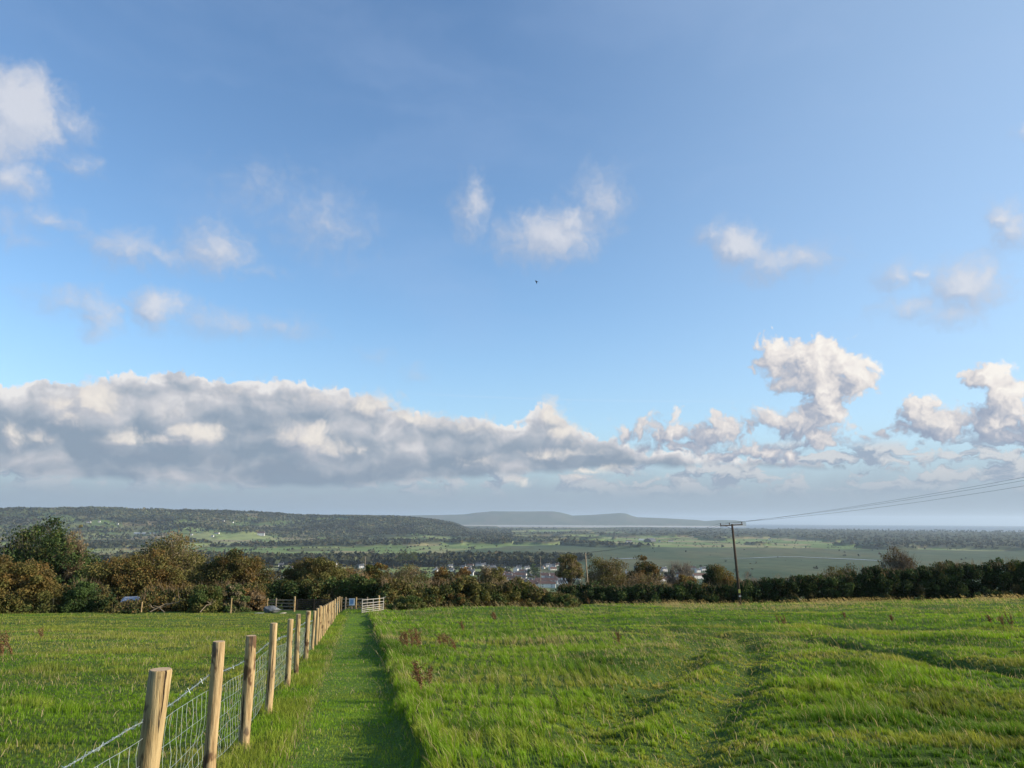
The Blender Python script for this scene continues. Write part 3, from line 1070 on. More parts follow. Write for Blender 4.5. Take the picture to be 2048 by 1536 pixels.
def join_np(name, parts, mat, parent=None):
    V = []; S = []; L = []; K = []; k = 0
    for v, s, l, c in parts:
        V.append(v); S.append(s); L.append(np.asarray(l) + k); K.append(c); k += len(v)
    return mesh_np(name, np.concatenate(V), np.concatenate(S), np.concatenate(L), mat, parent, cols=np.concatenate(K))


def leaf_mesh(name, P, size, col, parent, r, up=.0, mat=None, thin=1.0):
    """One small diamond leaf spray per point."""
    n = len(P)
    a = r.normal(size=(n, 3)); a /= np.linalg.norm(a, axis=1)[:, None]
    b = r.normal(size=(n, 3)); b[:, 2] += up; b -= a * (a * b).sum(1)[:, None]; b /= np.linalg.norm(b, axis=1)[:, None]
    s = size[:, None]
    V = np.stack([P - a * s * .5 * thin, P - b * s * .8, P + a * s * .5 * thin, P + b * s * .8], 1).reshape(-1, 3)
    L = np.arange(n * 4)
    if name is None:
        return V, np.full(n, 4), L, np.repeat(col, 4, 0)
    return mesh_np(name, V, np.full(n, 4), L, mat or M_LEAF, parent, cols=np.repeat(col, 4, 0))


def sticks(name, A, B, wa, wb, col, parent, r, mat=None):
    """Thin three-sided twigs from A to B."""
    n = len(A)
    d = B - A; d /= np.maximum(np.linalg.norm(d, axis=1)[:, None], 1e-6)
    q = r.normal(size=(n, 3)); u = np.cross(d, q); u /= np.linalg.norm(u, axis=1)[:, None]; v = np.cross(d, u)
    V = []
    for base, w in ((A, wa), (B, wb)):
        for k in range(3):
            t = 2 * math.pi * k / 3
            V.append(base + (u * math.cos(t) + v * math.sin(t)) * w[:, None])
    V = np.stack(V, 1).reshape(-1, 3)
    i = np.arange(n)[:, None] * 6
    L = np.concatenate([i + np.array([[0, 1, 4, 3]]), i + np.array([[1, 2, 5, 4]]), i + np.array([[2, 0, 3, 5]])], 1).ravel()
    if name is None:
        return V, np.full(n * 3, 4), L, np.repeat(np.broadcast_to(col, (n, 3)), 6, 0)
    return mesh_np(name, V, np.full(n * 3, 4), L, mat or M_TWIG, parent, cols=np.repeat(col, 6, 0))


def crown_points(r, W, H, D, skew, nclump, nleaf, low=0.0, csize=.13, hollow=.55, gaps=.12):
    """Leaf clumps filling a wind-sheared dome. W width (x), H height, D depth; skew -1..1 moves the peak sideways."""
    u = r.random((nclump * 4, 3)) * 2 - 1
    rad = np.linalg.norm(u, axis=1)
    u = u[(rad < 1) & (rad > hollow) & (u[:, 2] > -.35)][:nclump]
    # bumpy outline
    k = 1 + .16 * np.sin(u[:, 0] * 5 + r.random() * 6) * np.cos(u[:, 1] * 4 + r.random() * 6)
    c = u * k[:, None]
    x = c[:, 0]; zz = np.maximum(c[:, 2], -.3)
    x = x + skew * .55 * np.clip(zz, 0, 1)
    P = np.stack([x * W / 2, c[:, 1] * D / 2, low * H + (zz + .3) / 1.3 * H * .93 * (1 - low)], -1)
    cs = csize * min(W, H) * (.6 + .8 * r.random(len(P)))
    reps = np.maximum((nleaf / len(P) * (.5 + r.random(len(P)))).astype(int), 3)
    idx = np.repeat(np.arange(len(P)), reps)
    o = r.normal(size=(len(idx), 3)); o /= np.linalg.norm(o, axis=1)[:, None]
    o *= (r.random(len(idx)) ** .45)[:, None]
    Q = P[idx] + o * cs[idx][:, None] * np.array([1.15, 1.15, .8])
    return P, Q, idx, cs


def two_tone(r, n, shares):
    """Random pick of colours with weights, shaded a little per leaf."""
    cs = np.array([c for c, w in shares]); w = np.array([w for c, w in shares], float); w /= w.sum()
    return cs[r.choice(len(cs), n, p=w)] * (.7 + .6 * r.random(n))[:, None]


def plant(name, cat, label, px0, px1, pytop, Y, shares, seed, skew=-.4, leaf=.10, nclump=150, nleaf=9000, twig=0, low=.0, depth=.8, green_low=0.0, side=None, trunk=True, group=None, twigcol=TAN, up=.0, base_drop=0.0, bare=0.0, hollow=.5, csize=.13, lift=0.0):
    r = np.random.default_rng(seed)
    L = at_depth(px0, pytop, Y); Rr = at_depth(px1, pytop, Y)
    W = Rr.x - L.x; cx = (L.x + Rr.x) / 2
    zb = float(ground_any(cx, Y)) - base_drop
    H = L.z - zb
    root = empty(name, (cx, Y, zb))
    tag(root, label, cat, group)
    D = W * depth
    leaf = leaf * .9; nleaf = int(nleaf * 2.4); twig = int(twig * .45) if nleaf > 9000 else int(twig * .8)
    P, Q, idx, cs = crown_points(r, W, H - lift, D, skew, nclump, nleaf, low, hollow=hollow, csize=csize)
    P[:, 2] += lift; Q[:, 2] += lift
    n = len(Q)
    clump = two_tone(r, len(P), shares)
    c = clump[idx] * .6 + two_tone(r, n, shares) * .4
    if green_low:
        g = (np.clip(1 - Q[:, 2] / H, 0, 1) ** 1.5 * green_low)[:, None] * (.4 + .8 * r.random((n, 1)))
        g = np.clip(g, 0, 1); c = c * (1 - g) + LGREEN * g
    if side is not None:                                # a different colour on the left of the crown
        g = (sstep(-Q[:, 0] / W * 2 + (r.random(n) - .5) * .3, side[1], side[1] + .35))[:, None]
        c = c * (1 - g) + two_tone(r, n, side[0]) * g
    keep = r.random(n) > bare * sstep(Q[:, 2] / H, .25, .8)
    crown = [leaf_mesh(None, Q[keep], (leaf * (.6 + .8 * r.random(n)))[keep], c[keep], root, r, up)]
    # trunk with limbs that reach the clumps
    if trunk:
        mb = MB()
        fx, fy = skew * W * .10, 0
        top = Vector((fx, fy, H * .45))
        r0 = .035 * H + .03
        mb.tube([(0, 0, -.3), (fx * .3, 0, H * .15), (fx * .7, .05, H * .3), top], [r0, r0 * .8, r0 * .65, r0 * .45], 7)
        for k in r.choice(len(P), min(26, len(P)), replace=False):
            p = Vector(P[k]); s = Vector((fx * .5, 0, H * (.12 + .3 * r.random())))
            m = s.lerp(p, .5) + Vector(r.normal(size=3) * .08 * W)
            mb.tube([s, m, p], [r0 * .32, r0 * .2, r0 * .06], 4, cap=False)
        mb.build('trunk', M_BARK, root)
    if twig:
        k = r.integers(0, len(P), twig)
        A = P[k] * np.array([.86, .86, .9]) + r.normal(size=(twig, 3)) * .05 * W
        out = P[k] - np.array([skew * W * .1, 0, H * .15]); out /= np.linalg.norm(out, axis=1)[:, None]
        B = A + (out + r.normal(size=(twig, 3)) * .35 + np.array([0, 0, .35])) * (.06 + .09 * r.random((twig, 1))) * min(W, H)
        w = np.full(twig, .010 * max(Y / 60, 1))
        crown.append(sticks(None, A, B, w, w * .5, twigcol * (.7 + .6 * r.random((twig, 1))), root, r))
    join_np('crown', crown, M_LEAF, root)
    return root


def ground_any(x, y):
    return (field_z(x, y) if y < 118 else land_z(x, y)) - curv(x, y)


def hedge(name, label, pts, shares, seed, nleaf, leaf=.10, thick=1.8, group=None, cat='hedge', sprigs=0, twigcol=TAN, foot=.0):
    nleaf = int(nleaf * 1.6)
    """A run of hedge: (px, py of the top, distance) stations, filled with leaf clumps down to the ground."""
    r = np.random.default_rng(seed)
    T = [at_depth(*p) for p in pts]
    xs = [p.x for p in T]; c0 = T[len(T) // 2]
    g0 = float(ground_any(c0.x, c0.y))
    root = empty(name, (c0.x, c0.y, g0))
    tag(root, label, cat, group)
    L = sum((b - a).length for a, b in zip(T[:-1], T[1:]))
    nc = int(L * 20)
    s = (np.arange(nc) + r.random(nc)) / nc * (len(T) - 1)
    X = np.interp(s, range(len(T)), xs); Y = np.interp(s, range(len(T)), [p.y for p in T]); Zt = np.interp(s, range(len(T)), [p.z for p in T])
    Zt = Zt + (fbm(X * .45, Y * 0, 3, seed) - .5) * 1.5
    Zg = np.array([float(ground_any(a, b)) for a, b in zip(X, Y)])
    v = r.random(nc) ** .75
    off = r.normal(size=nc) * thick * .42 * (1.15 - .55 * v)
    P = np.stack([X, Y + off, Zg + (Zt - Zg) * v - .1], -1)
    cs = .32 + .38 * r.random(nc)
    reps = np.maximum((nleaf / nc * (.5 + r.random(nc))).astype(int), 3)
    idx = np.repeat(np.arange(nc), reps)
    o = r.normal(size=(len(idx), 3)); o /= np.linalg.norm(o, axis=1)[:, None]; o *= (r.random(len(idx)) ** .45)[:, None]
    Q = P[idx] + o * cs[idx][:, None]
    cc = two_tone(r, nc, shares)[idx] * .6 + two_tone(r, len(Q), shares) * .4
    org = np.array([c0.x, c0.y, g0])
    parts = [leaf_mesh(None, Q - org, leaf * 1.1 * (.6 + .8 * r.random(len(Q))), cc, root, r)]
    if sprigs:
        k = r.integers(0, nc, sprigs)
        A = P[k] - org; A[:, 2] = (Zt[k] - .35 * r.random(sprigs)) - g0; B = A + np.stack([r.normal(size=sprigs) * .22 - .1, r.normal(size=sprigs) * .2, .25 + .55 * r.random(sprigs)], -1)
        w = np.full(sprigs, .014)
        parts.append(sticks(None, A, B, w, w * .5, twigcol * (.6 + .6 * r.random((sprigs, 1))), root, r))
    join_np('leaves', parts, M_LEAF, root)
    return root


def build_trees():
    G = 'wind-shaped trees behind the fields'
    # ---- behind the left field, from the left
    plant('tree', 'tree', 'broad reddish brown thorn tree sloping down to the right at the far left', -90, 128, 1106, 56, [(RUST, 3), (BROWN, 3), (OLIVE, 2)], 1, -.25, .10, 240, 30000, 600, green_low=.8, group=G)
    plant('tree', 'tree', 'tallest tree, dark green below with a bare greyish top', 8, 215, 1048, 80, [(LGREEN, 3), (DGREEN, 3), (OLIVE, 1.5)], 2, -.35, .15, 260, 30000, 2600, side=([(DGREEN, 1)], .35), group=G, twigcol=GREY, bare=.3)
    plant('tree', 'tree', 'thin bare tan tree rising from the right of the tallest green tree', 128, 178, 1040, 79, [(TAN, 2), (OLIVE, 1)], 3, .1, .09, 60, 900, 1500, low=.3, group=G)
    plant('tree', 'tree', 'round rusty brown thorn tree standing in front of two green trees', 188, 400, 1102, 65, [(RUST, 2.4), (OLIVE, 3), (BROWN, 2)], 4, -.45, .10, 320, 38000, 800, green_low=.3, group=G, depth=.55)
    plant('tree', 'tree', 'olive twiggy domed tree with a dark green left side, second tallest', 272, 440, 1067, 84, [(OLIVE, 4), (TAN, 1)], 5, -.45, .13, 240, 20000, 3000, side=([(DGREEN, 1)], .25), group=G, bare=.35)
    plant('tree', 'tree', 'dark brown flat-topped thorn tree right of the rusty round tree', 385, 560, 1098, 74, [(BROWN, 3), (OLIVE, 2), (DGREEN, 2), (RUST, 1.2)], 6, -.25, .11, 260, 26000, 500, group=G)
    plant('tree', 'tree', 'brown and olive thorn tree directly above the wooden post and rail pen', 565, 725, 1113, 78, [(OLIVE, 3), (BROWN, 2), (DGREEN, 1.4)], 7, -.3, .11, 240, 24000, 700, group=G)
    plant('tree', 'tree', 'light rusty tree trailing to the right above the end of the post fence', 650, 745, 1128, 84, [(RUST, 2), (TAN, 1.5), (OLIVE, 1)], 8, -.3, .11, 140, 9000, 900, group=G)
    plant('tree', 'tree', 'small rust-topped green tree in line with the mown path', 722, 782, 1118, 96, [(RUST, 2), (LGREEN, 2), (OLIVE, 2)], 9, -.2, .13, 110, 9000, 200, group=G)
    plant('tree', 'tree', 'olive twiggy dome tree right of the metal gate', 768, 866, 1125, 94, [(OLIVE, 3), (TAN, 1.4), (LGREEN, 1)], 10, -.25, .11, 170, 10000, 2600, group=G, bare=.3)
    for k, (a, b, t, col) in enumerate([(858, 920, 1133, [(OLIVE, 2), (RUST, 1.5)]), (905, 965, 1136, [(RUST, 3), (BROWN, 1)]), (955, 1024, 1130, [(OLIVE, 3), (TAN, 1)]), (1010, 1058, 1158, [(OLIVE, 2), (BROWN, 2)])]):
        lab = ['small olive tree left of three in the middle thicket', 'small rust-coloured tree in the middle thicket', 'olive twiggy tree above the thicket, left of the houses', 'low brown tree just left of the row of white houses'][k]
        plant('tree', 'tree', lab, a, b, t, 96, col, 20 + k, -.2, .12, 110, 8000, 900, group=G)
    # ---- behind the right field
    plant('tree', 'tree', 'small tree with a bent bare trunk left of the middle utility pole', 1116, 1165, 1106, 118, [(OLIVE, 3), (TAN, 2)], 30, -.5, .13, 90, 5000, 900, low=.55, group=G, depth=.9)
    plant('tree', 'tree', 'olive brown tree just right of the pale utility pole', 1180, 1268, 1110, 128, [(OLIVE, 3), (BROWN, 2), (TAN, 1)], 31, -.45, .14, 200, 13000, 2400, group=G, bare=.25)
    plant('tree', 'tree', 'dark rounded tree with a rusty top between two poles', 1255, 1322, 1106, 112, [(BROWN, 2), (DGREEN, 2), (RUST, 1.3)], 32, -.3, .13, 140, 9000, 500, group=G)
    plant('tree', 'tree', 'low tan thorn tree in front of the houses, half bare', 1240, 1345, 1140, 108, [(TAN, 2), (OLIVE, 2), (RUST, 1)], 33, -.2, .11, 130, 5500, 2600, group=G, bare=.3)
    plant('tree', 'tree', 'bare grey thorn tree with upright twigs left of the leaning pole', 1325, 1392, 1112, 112, [(GREY, 2), (TAN, 1)], 34, -.1, .09, 60, 700, 3000, group=G, twigcol=GREY, low=.1)
    plant('tree', 'tree', 'low rusty bush tree left of the leaning utility pole', 1345, 1418, 1150, 100, [(RUST, 3), (OLIVE, 1)], 35, -.2, .11, 110, 6000, 500, group=G)
    plant('tree', 'tree', 'rounded tree directly behind the leaning utility pole, green left and brown right', 1398, 1484, 1131, 102, [(RUST, 2), (OLIVE, 2)], 36, -.35, .12, 170, 11000, 1200, side=([(DGREEN, 1)], .15), group=G)
    plant('tree', 'tree', 'bare whippy saplings right of the leaning utility pole', 1470, 1520, 1136, 102, [(GREY, 1), (TAN, 1)], 37, -.2, .08, 50, 300, 1400, group=G, twigcol=GREY)
    plant('tree', 'tree', 'rounded olive brown bush tree growing from the right hedge', 1645, 1738, 1127, 98, [(OLIVE, 3), (BROWN, 2), (RUST, 1)], 38, -.2, .12, 160, 9000, 1600, group=G, bare=.2)
    plant('tree', 'tree', 'tallest tree of the right hedge, nearly leafless with a few brown leaves', 1750, 1835, 1087, 98, [(BROWN, 2), (RUST, 1)], 39, -.15, .13, 120, 1500, 3600, group=G, twigcol=GREY, low=.15, hollow=.2)

    # ---- hedges and thickets
    mix1 = [(DGREEN, 4), (LGREEN, 2), (OLIVE, 2), (BROWN, 1.3)]
    hedge('hedge', 'dark bramble hedge along the top of the left field', [(-120, 1180, 57), (40, 1172, 57), (150, 1180, 58), (205, 1184, 59), (240, 1228, 56), (284, 1228, 56), (310, 1190, 59), (420, 1180, 60), (530, 1184, 63)], [(BROWN, 2), (DGREEN, 3), (OLIVE, 2), (RUST, 1)], 50, 42000, .10, 1.6, sprigs=500)
    hedge('hedge', 'dark ivy hedge behind the wooden post and rail pen', [(500, 1172, 68), (560, 1172, 68), (640, 1178, 68), (720, 1166, 68), (775, 1172, 67)], mix1, 51, 34000, .11, 1.8)
    hedge('hedge', 'mixed bramble thicket right of the open metal gate', [(765, 1176, 66), (820, 1166, 70), (900, 1166, 74), (980, 1164, 77), (1050, 1172, 79), (1110, 1184, 80), (1150, 1196, 80)], [(OLIVE, 3), (DGREEN, 3), (BROWN, 2), (RUST, .8), (LGREEN, 1)], 52, 66000, .11, 2.6, sprigs=500)
    mix2 = [(DGREEN, 4), (LGREEN, 1.5), (BROWN, 1)]
    hedge('hedge', 'dark low hedge between the thicket and the leaning pole', [(1120, 1172, 90), (1200, 1170, 90), (1280, 1172, 89), (1360, 1176, 89), (1480, 1170, 89)], mix2, 53, 46000, .12, 1.8, sprigs=300)
    hedge('hedge', 'dark hedge from the leaning pole to the half-bare tree', [(1478, 1166, 89), (1560, 1156, 89), (1640, 1154, 90), (1720, 1146, 91), (1760, 1138, 91)], mix2, 54, 46000, .12, 2.0, sprigs=300)
    hedge('hedge', 'tall dark hedge right of the half-bare tree', [(1755, 1140, 91), (1830, 1137, 92), (1900, 1134, 92), (1980, 1128, 92), (2060, 1126, 92), (2200, 1118, 92)], [(DGREEN, 5), (LGREEN, 1.3), (BROWN, 1)], 55, 60000, .13, 2.4, sprigs=500)
    # ---- gorse and scrub in front of the hedges
    GS = 'gorse bushes at the hedge foot'
    for k, (a, b, t, Y, col, lab) in enumerate([
        (132, 196, 1160, 56, [(LGREEN, 4), (DGREEN, 2)], 'green gorse bush left of the parked vehicle'),
        (190, 242, 1190, 56, [(DGREEN, 3), (OLIVE, 2)], 'low dark gorse bush beside the parked vehicle'),
        (236, 286, 1217, 55, [(DGREEN, 3), (LGREEN, 2)], 'very low dark gorse bush in front of the parked vehicle'),
        (385, 445, 1166, 57, [(LGREEN, 3), (OLIVE, 2), (BROWN, 1)], 'green gorse bush right of the fallen branches'),
        (440, 500, 1170, 58, [(LGREEN, 3), (TAN, 2)], 'gorse bush with tan stems left of the wooden pen'),
        (480, 530, 1178, 59, [(RUST, 2), (TAN, 2), (BROWN, 1)], 'reddish dry bush touching the left end of the wooden pen'),
        (20, 75, 1196, 55, [(LGREEN, 2), (OLIVE, 2), (BROWN, 1)], 'low bush at the far left of the field edge'),
        (1085, 1150, 1186, 78, [(LGREEN, 3), (OLIVE, 2)], 'green bush at the right end of the middle thicket'),
        (880, 940, 1184, 73, [(DGREEN, 2), (RUST, 1.4), (LGREEN, 1)], 'dark bush in the middle of the thicket edge'),
        (780, 850, 1190, 62, [(LGREEN, 2), (OLIVE, 2)], 'green bush just right of the metal gate')]):
        plant('gorse_bush', 'bush', lab, a, b, t, Y, col, 70 + k, 0, .085, 90, 8500, 500, trunk=False, group=GS, up=1.2, depth=1.0, csize=.16, hollow=.2)

    # ---- fallen pale branches left of the pen
    r = np.random.default_rng(9)
    for k, (a, b, lab) in enumerate([((300, 1222), (372, 1196), 'long pale fallen branch rising right under the rusty tree'), ((330, 1206), (300, 1212), 'short pale fallen branch beside the fence stub'), ((400, 1224), (432, 1200), 'thin pale dead branch by the gorse')]):
        A = at_depth(a[0], a[1], 55.5); B = at_depth(b[0], b[1], 56.5)
        A.z = float(ground_any(A.x, A.y)) + .05
        mb = MB(); o = A.copy()
        m1 = A.lerp(B, .4) + Vector((0, 0, .15)); m2 = A.lerp(B, .75) + Vector((0, 0, -.08))
        mb.tube([A - o, m1 - o, m2 - o, B - o], [.035, .03, .02, .01], 5)
        for _ in range(7):
            s = A.lerp(B, .3 + .6 * r.random()) - o
            mb.tube([s, s + Vector((r.normal() * .5, r.normal() * .2, .15 + .4 * r.random()))], [.02, .006], 3, cap=False)
        e = mb.build('fallen_branch', M_DEAD)
        e.location = o
        tag(e, lab, 'branch', 'fallen branches')


M_DEAD = plain('bleached_wood', (.25, .20, .14), .8, .2)
build_trees()

# ------------------------------------------------------------------ the stock fence
def _postwood(n):
    o = coords(n)
    g = n3(n, n.v('MULTIPLY', o, (14, 14, 1.3)), 3.0, 5, .6)
    k = n3(n, n.v('MULTIPLY', o, (1, 1, .55)), 9.0, 3, .5)
    c = n.ramp(g, [(.25, (.14, .09, .045)), (.42, (.36, .245, .12)), (.58, (.50, .36, .19)), (.8, (.60, .46, .26))])
    c = n.mix(n.smooth(k, .58, .66), c, (.13, .075, .04))
    cr = n3(n, n.v('MULTIPLY', o, (26, 26, .7)), 2.0, 3, .5)
    c = n.mix(n.smooth(cr, .62, .66), c, (.05, .03, .02))
    gr = n3(n, n.v('MULTIPLY', o, (2.2, 2.2, 1.1)), 2.0, 4, .6)
    c = n.mix(n.smooth(gr, .5, .72, 0, .6), c, (.22, .20, .15))
    oi = n.new('ShaderNodeObjectInfo').outputs['Random']
    c = n.mix(n.m('MULTIPLY', oi, .45), c, n.mix(1.0, c, (.72, .78, .66), 'MULTIPLY'))
    return principled(n, c, .85, .15, normal=bump(n, n.m('SUBTRACT', g, n.smooth(cr, .66, .72)), .9, .014))


M_POST = material('fence_post_wood', _postwood)
M_ENDGRAIN = plain('post_end_grain', (.50, .36, .22), .85, .1, scale=30)
M_WIRE = plain('galvanised_wire', (.36, .42, .42), .5, .5, .5, .12)
M_GALV = plain('galvanised_steel', (.44, .41, .36), .6, .4, .2, .15)
M_DARKWOOD = plain('dark_stained_wood', (.045, .036, .028), .85, .15, scale=4)
M_OLDWOOD = plain('weathered_rail_wood', (.22, .185, .14), .85, .15, scale=4)


POST_OFF = .055


def plane_hit(px, py):
    """Photo pixel -> point on the vertical plane of the fence line."""
    d = ray(px, py)
    y = (FX0 + POST_OFF) / (d.x / d.y - FX1)
    return Vector((d.x / d.y * y, y, EYE + d.z / d.y * y))


def build_fence():
    root = empty('wire_fence', (float(fence_x(10)), 10, float(field_z(fence_x(10), 10))))
    tag(root, 'long stock fence of round wooden posts and wire netting left of the mown path', 'fence')
    ro = Vector(root.location)
    #       top px, top py, diameter (m)
    tops = [(320, 1341, .112), (437, 1284, .088), (503, 1272, .105), (548, 1247, .09), (582, 1239, .088), (597, 1229, .088), (617, 1222.5, .115), (629, 1222.5, .08), (635, 1217, .092),
            (640.5, 1212, .09), (644, 1213.5, .09), (648, 1212, .09), (651.5, 1210, .09), (655, 1208, .09), (658, 1206, .09), (661, 1204.5, .09), (664, 1203, .09), (667, 1201.5, .09), (670.5, 1198, .10), (675, 1195, .10), (679, 1195, .11)]
    posts = []
    r = np.random.default_rng(4)
    y_prev = None
    for k, (px, py, dia) in enumerate(tops):
        p = plane_hit(px, py)
        if y_prev is not None and p.y < y_prev + 1.2:
            p.y = y_prev + 1.2; p.x = float(fence_x(p.y)) + POST_OFF
        y_prev = p.y
        g = float(field_z(p.x, p.y))
        h = min(max(p.z - g, .95), 1.22) if k > 6 else p.z - g
        if k == 20 or k == 19: h = 1.15
        posts.append((Vector((p.x, p.y, g)), h, dia))
    # two more outside the frame, nearer the camera
    posts = [(Vector((float(fence_x(yy)) + POST_OFF, yy, float(field_z(fence_x(yy), yy)))), 1.08, .10) for yy in (.2, 2.1)] + posts
    for k, (b, h, dia) in enumerate(posts):
        mb = MB()
        lean = Vector(((r.random() - .5) * .04, (r.random() - .5) * .04, 0)) if k != 2 else Vector((.06, 0, 0))
        b = b - Vector((lean.x, 0, 0))
        n = 20 if k < 8 else 12
        pts, rad = [], []
        for i in range(9):
            f = i / 8
            pts.append(Vector((0, 0, -.25)) + (Vector((0, 0, h + .25)) + lean) * f + Vector((math.sin(f * 5 + k) * .004, math.cos(f * 4 + k) * .003, 0)))
            rad.append(dia / 2 * (1.04 - .06 * f + .03 * math.sin(f * 9 + k * 2)))
        pts.append(pts[-1] + Vector((0, 0, .006))); rad.append(rad[-1] * .93)
        # the wire runs on the field side, so the posts stand just on the path side of it
        off = Vector((0, 0, 0))
        mb.tube([p + b + off - ro for p in pts], rad, n)
        o = mb.build('post', M_POST, root, smooth=True)
        o.data.materials.append(M_ENDGRAIN)
        o.data.polygons[-1].material_index = 1; o.data.polygons[-1].use_smooth = False
        for q in o.data.polygons[-1 - n:-2]:
            pass
        me = o.data
        sl = me.color_attributes
        if k in (2,): o['label'] = 'thickest nearest post with a dark split down its right side'
        if k in (8,): o['label'] = 'pale greenish new post'
    # staples into the posts as small wires are left to the netting itself
    B = [(p[0], p[1]) for p in posts]
    ys = [b[0].y for b in B]

    def top_z(y):
        return np.interp(y, ys, [b[0].z + b[1] for b in B])

    def line_z(y, drop):
        return top_z(y) - drop
    y_end = ys[-1]

    # --- barbed wire: two twisted strands with four-point barbs
    mb = MB()
    yy = np.arange(.2, 30, .045)
    for ph in (0, math.pi):
        pts = [Vector((float(fence_x(y)) + .003 * math.cos(y * 70 + ph), y, float(line_z(y, .235 if y > 5 else .24)) - .012 * abs(math.sin(y * 1.6)) + .003 * math.sin(y * 70 + ph))) - ro for y in yy]
        mb.tube(pts, .0013, 4)
    mb.tube([Vector((float(fence_x(y)), y, float(line_z(y, .235)))) - ro for y in np.arange(30, y_end, .8)], .0026, 3)
    for y in np.arange(2.5, 30, .105):
        c = Vector((float(fence_x(y)), y, float(line_z(y, .235 if y > 5 else .24)) - .012 * abs(math.sin(y * 1.6)))) - ro
        for _ in range(2):
            d = Vector((r.normal(), r.normal() * .5, r.normal())).normalized() * .019
            mb.tube([c - d, c + d], .0014, 3, cap=False)
        mb.tube([c - Vector((0, .006, 0)), c + Vector((0, .006, 0))], .0036, 5)
    mb.build('barbed_wire', M_WIRE, root)

    # --- stock netting: horizontals closer together low down, wavy uprights
    net = MB()
    drops = [.335, .475, .60, .715, .82, .905]

    def net_pt(y, k):
        s = .008 * math.sin(y * 2.2 + k * 1.3) + .005 * math.sin(y * 5.1 + k * 2.1)
        b = .008 * math.sin(y * 3.3 + k * 1.9)
        dr = drops[k] + .02 * math.sin(y * 1.1 + k) + s * .9
        return Vector((float(fence_x(y)) + b, y, float(line_z(y, dr)))) - ro
    for k in range(6):
        net.tube([net_pt(y, k) for y in np.arange(.2, 26, .07)] + [net_pt(y, k) for y in np.arange(26, y_end, .4)], .0013 if k else .0016, 4)
    y = .3
    while y < y_end:
        step = .15 if y < 30 else .3
        y += step
        pts = []
        sway = [(r.random() - .5) * .03 for _ in range(6)]
        for k in range(5):
            a = net_pt(y + sway[k] * .35, k); b = net_pt(y + sway[k + 1] * .35, k + 1)
            pts += [a, a.lerp(b, .5) + Vector((sway[k] * .3, sway[k] * .9, 0))]
        pts.append(b)
        net.tube(pts, .0011 if y < 26 else .0018, 3, cap=False)
    net.build('wire_netting', M_WIRE, root)


